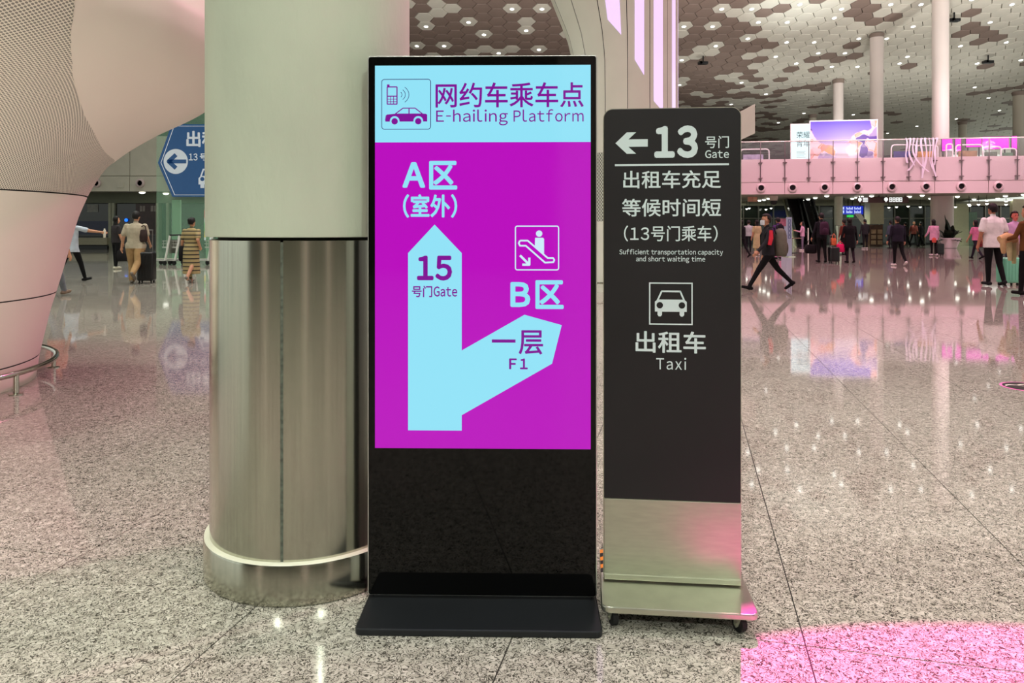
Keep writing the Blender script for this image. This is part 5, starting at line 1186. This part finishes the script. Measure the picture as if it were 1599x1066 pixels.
PI = math.pi
def build_people():
    S = (((24, 6), (-22, 16)), ((-22, 16), (24, 6)))          # strides
    A = ((16, 8, 14, 4), (-16, 8, 12, 4)); A2 = ((-16, 8, 12, 4), (16, 8, 14, 4)); REST = ((3, 8, 12, 2), (3, 8, 12, 2))
    # --- right of the taxi sign
    o, W_, hd, lz = person('masked man in black striding past with a grey backpack and red sleeve stripe', 1200, 454, PI/2, 1.62, (40, 40, 44), (16, 16, 18), (14, 14, 16), sleeve='long', legs=((34, 4), (-34, 12)), arms=((24, 6, 20, 0), (-8, 6, 20, 0)), lean=.04, mask=True, face=True, vox=.010)
    k = o['k']; backpack(W_, PI/2, lz, k, (104, 100, 88), 'bulging olive grey backpack worn by the striding man', z=1.13, h=.60, w=.34, d=.24)
    q = MB(); q.loft = 0; q.tube([(-.2, .02, 1.38+lz), (-.235, .03, 1.22+lz), (-.235, .06, 1.08+lz)], [.045, .05, .04], 10); q.build('sleeve_stripe', cloth((206, 50, 66)), o, smooth=True)
    o, W_, hd, lz = person('man in a white T-shirt and black trousers seen from behind beside a mint suitcase', 1551, 446.5, .06, 1.76, (236, 234, 232), (14, 14, 16), (28, 28, 30), sk=(176, 120, 92), legs=((2, 2), (-6, 14)), arms=((2, 12, 8, 4), (-4, 14, 10, 0)), girth=1.14, hem=.80, vox=.010, wide=1.05)
    suitcase(1574, 445.5, .1, (120, 208, 170), 'mint green hard-shell suitcase pulled by the man in white', h=.56, w=.40, d=.27, handle=.34)
    o, W_, hd, lz = person('person in a brown jacket cut off by the photo edge, pale coat over one arm', 1606, 462, .35, 1.66, (104, 66, 34), (18, 16, 18), (20, 18, 18), sleeve='long', arms=((22, 10, 52, 16), (0, 8, 10, 0)), legs=((8, 4), (-10, 14)), vox=.010)
    p = W_(hd[0]); c = empty('folded_coat', p+Vector((.10, -.04, -.02)), .3, 'beige coat and scarf folded over the arm of the brown jacket', 'coat')
    q = MB(); q.loft = 0; q.tube([(-.20, 0, .06), (-.05, -.03, .09), (.12, -.02, .06), (.2, 0, .0)], [.06, .10, .10, .05], 12); q.build('coat_roll', cloth((196, 160, 116)), c, smooth=True)
    for i, (x, z, cl) in enumerate(((-.16, -.20, (196, 160, 116)), (.0, -.34, (206, 196, 150)), (.10, -.40, (196, 190, 140)), (.17, -.24, (214, 196, 170)))):
        q = MB(); q.tube([(x, -.04, .06), (x-.02, -.06, z*.5), (x+.02, -.04, z)], [.05, .05, .035], 8); q.build('hanging_fold', cloth(cl), c, smooth=True)
    o, W_, hd, lz = person('man in a lavender shirt walking towards the camera beside the mint suitcase', 1584, 430, PI-.1, 1.72, (206, 168, 206), (50, 50, 66), (30, 30, 30), sk=(214, 120, 104), sleeve='long', legs=S[0], arms=A, face=True)
    o, W_, hd, lz = person('man in a dark jacket with a maroon backpack pulling a black suitcase', 1283, 410.5, .0, 1.76, (28, 26, 32), (14, 14, 16), (20, 18, 18), sleeve='long', legs=((3, 2), (-5, 8)), arms=((4, 14, 10, 0), (-4, 16, 10, 0)))
    backpack(W_, 0, lz, o['k'], (62, 38, 56), 'maroon backpack on the man pulling a black suitcase')
    handbag(W_(hd[0])+Vector((-.02, 0, .02)), 0, (22, 20, 22), 'black holdall held by the man with the maroon backpack', .42, .32, .2, .2)
    suitcase(1302, 411, 0, (20, 20, 22), 'black upright suitcase with an orange bag on top', h=.52, w=.34)
    p = on_floor(1302, 411); handbag(p+Vector((0, 0, 1.06)), 0, (216, 110, 70), 'small orange bag tied to the black upright suitcase', .18, .26, .12, .16)
    o, W_, hd, lz = person('person in a long black coat carrying a hot pink bag', 1327, 411, 0, 1.58, (18, 17, 20), (44, 30, 40), (24, 22, 22), sleeve='long', coat=.58, legs=((2, 2), (-6, 8)), arms=((4, 14, 8, 0), (2, 12, 8, 0)), girth=1.1, style='long')
    handbag(W_(hd[0])+Vector((.0, -.03, .0)), 0, (236, 40, 110), 'hot pink bag hanging beside the long black coat', .30, .30, .14, .06)
    o, W_, hd, lz = person('man in a navy jacket and black trousers walking away mid-hall', 1402, 415, .05, 1.62, (34, 32, 44), (14, 14, 16), (220, 212, 208), sleeve='long', legs=((4, 2), (-14, 20)), arms=((6, 10, 16, 0), (0, 10, 16, 0)), girth=1.12)
    o, W_, hd, lz = person('long-haired woman in a pink top standing with a black suitcase by the planter', 1458, 399.5, 0, 1.60, (236, 176, 206), (20, 18, 20), (224, 214, 214), sleeve='long', style='long', arms=((10, 12, 40, 10), (4, 10, 14, 0)), legs=((2, 2), (-4, 6)), hem=.74, girth=1.06)
    suitcase(1466.5, 399.5, 0, (22, 20, 22), 'black suitcase beside the woman in pink', h=.50, w=.34)
    handbag(W_((-.06, -.14, .86+lz)), 0, (226, 96, 84), 'small coral bag on the back of the woman in pink', .18, .2, .1, .02)
    o, W_, hd, lz = person('person in pink with a dark red bag half hidden by the man in white', 1524, 405, .25, 1.58, (222, 130, 170), (40, 36, 48), (20, 18, 18), sleeve='short', style='long', legs=S[1], arms=A)
    handbag(W_((.18, .02, 1.06+lz)), .4, (128, 44, 48), 'dark red shoulder bag next to the man in white', .34, .34, .16, .12)
    o, W_, hd, lz = person('person in pink trousers with a purple top standing at the pale blue poster', 1215, 404, .1, 1.66, (92, 60, 120), (220, 130, 176), (26, 24, 26), sleeve='long', arms=((4, 10, 8, 0), (50, 20, 50, 10)), hem=.84)
    backpack(W_, .1, lz, o['k'], (26, 22, 32), 'black and purple backpack at the pale blue poster', h=.5)
    o, W_, hd, lz = person('woman in a lilac top and grey trousers checking a phone by the escalators', 1253, 391.5, 1.2, 1.58, (214, 164, 190), (122, 108, 128), (226, 220, 216), sleeve='long', style='long', arms=((24, 8, 80, 10), (24, 8, 80, 10)), face=True)
    o, W_, hd, lz = person('person in black with a red waist bag at the edge of the taxi sign', 1158, 402, .5, 1.60, (18, 18, 22), (20, 18, 22), (30, 26, 28), sleeve='long', arms=REST, style='long', legs=S[0])
    handbag(W_((0, .16, 1.10+lz)), .5, (214, 60, 66), 'red waist bag worn across the person in black', .26, .14, .1, .01)
    person('person in a pale shirt and dark trousers in the group past the taxi sign', 1169, 393, -.4, 1.64, (186, 190, 192), (26, 26, 32), arms=REST)
    person('person in a pale yellow dress in the group past the taxi sign', 1182, 399, .3, 1.60, (196, 182, 136), (180, 170, 130), (220, 214, 206), style='long', dress=.36, arms=REST)
    person('man in a brown jacket by the pale green pillar', 1318, 398, .3, 1.62, (112, 58, 46), (30, 26, 26), sleeve='long', arms=REST)
    person('man in a dark charcoal coat near the brown shop shelves', 1351, 388.5, .1, 1.74, (34, 34, 36), (18, 18, 20), (190, 186, 180), sleeve='long', arms=((4, 10, 8, 0), (8, 14, 30, 0)), girth=1.1)
    person('man in a red plaid shirt coming forward in the far shopping aisle', 1427, 384.5, PI, 1.72, (120, 62, 56), (26, 24, 28), sleeve='long', legs=S[0], arms=A, face=True)
    person('dark figure walking beside the man in red plaid', 1438, 385, .2, 1.66, (30, 28, 32), (24, 24, 26), sleeve='long', legs=S[1], arms=A2)
    person('person in a grey coat partly hidden by the navy jacket', 1391, 388, .1, 1.66, (70, 76, 88), (24, 24, 28), sleeve='long', arms=REST)
    person('slim dark figure between the navy jacket and the red plaid shirt', 1414, 386, .1, 1.62, (44, 38, 40), (20, 20, 22), sleeve='long', arms=REST, legs=S[0])
    suitcase(1379, 379, .1, (20, 20, 24), 'black suitcase standing under the olive cream box', h=.62, w=.42)
    # --- left, under the flared trunk
    o, W_, hd, lz = person('man in a grey T-shirt and wide khaki trousers walking away with a shoulder bag', 212, 442, .12, 1.63, (178, 168, 146), (162, 132, 92), (120, 110, 100), sk=(200, 150, 120), legs=((4, 2), (-20, 34)), arms=((-2, 16, 14, 4), (6, 10, 40, 10)), wide=1.38, girth=1.16, hem=.84, vox=.010)
    handbag(W_((.20, -.06, 1.40+lz)), .3, (58, 46, 44), 'brown shoulder bag under the arm of the man in khaki', .17, .28, .12, .10)
    suitcase(229, 442, .1, (18, 18, 20), 'tall black suitcase beside the man in khaki', h=.66, w=.36, handle=.5)
    o, W_, hd, lz = person('woman in a long striped knit dress walking away', 299, 441, -.15, 1.50, (160, 144, 100), (160, 144, 100), (120, 116, 108), sleeve='short', style='bun', dress=.24, arms=((-6, 10, 14, 0), (-30, 14, 70, 20)), topmat=striped(), girth=1.1, vox=.010, legs=((10, 2), (-14, 24)))
    handbag(W_((-.20, .0, 1.10+lz)), .2, (26, 24, 26), 'black shopping bag on the arm of the striped dress', .26, .36, .14, .10)
    o, W_, hd, lz = person('person in a pale blue shirt stretching an arm out beside the flared trunk', 112, 441, -.35, 1.62, (190, 200, 212), (18, 18, 20), (20, 20, 22), sleeve='short', legs=S[1], arms=((4, 10, 10, 0), (70, 40, 10, 0)), hem=.78)
    q = MB(); v = hd[1]; q.lathe([(.025, -.08), (.028, -.02), (.028, .05), (.014, .07), (.014, .09)], (v.x, v.y, v.z), 10)
    b = empty('drink_bottle', W_(v), 0, 'small pale bottle in the outstretched hand', 'bottle'); q = MB(); q.lathe([(.025, -.12), (.028, -.06), (.028, .05), (.014, .07)], n=12); q.build('bottle_body', mat('bottle_white', (220, 214, 196), .4, mottle=.05), b, smooth=40); q = MB(); q.lathe([(.016, .07), (.016, .095)], n=10); q.build('cap', M_WHITE, b)
    person('person in faded jeans and an orange top nearly hidden by the flared trunk', 88, 463, -.3, 1.60, (206, 140, 116), (116, 122, 128), (130, 112, 96), arms=REST, legs=((20, 4), (-20, 14)), wide=1.15)
    o, W_, hd, lz = person('woman in dark clothes and white shoes holding out an arm by the shop counter', 181, 420, -.6, 1.60, (54, 50, 52), (22, 22, 24), (214, 210, 190), sleeve='short', style='long', arms=((60, 50, 10, 0), (4, 10, 10, 0)), legs=((2, 0), (-2, 2)))
    handbag(W_(hd[1]), .2, (30, 28, 30), 'dark tote bag held by the woman in white shoes', .38, .34, .16, .16)
build_people()

# ================================================================== BEHIND THE CAMERA (unseen, added for the reflections)
m = MB(); m.box((-30, -16.4, 0), (30, -16, 17.2)); tag(m.build('wall_rear', mat('rear_wall', (112, 108, 96), .7, mottle=.1, mscale=.2)), 'unseen grey rear wall of the hall', kind='structure')
for x, y, r in ((.9, -7, .55), (-6.5, -5, .5), (7.5, -9, .6)):
    o = empty('hall_column', (x, y, 0), 0, 'unseen round column behind the viewer', 'column', 'columns behind the viewer')
    m = MB(); m.lathe([(r, 0), (r, 17.1)], n=32); m.build('shaft', M_COLW, o, smooth=True)
for k_, v_ in list(bpy.data.objects.items()):
    if 'k' in v_: del v_['k']
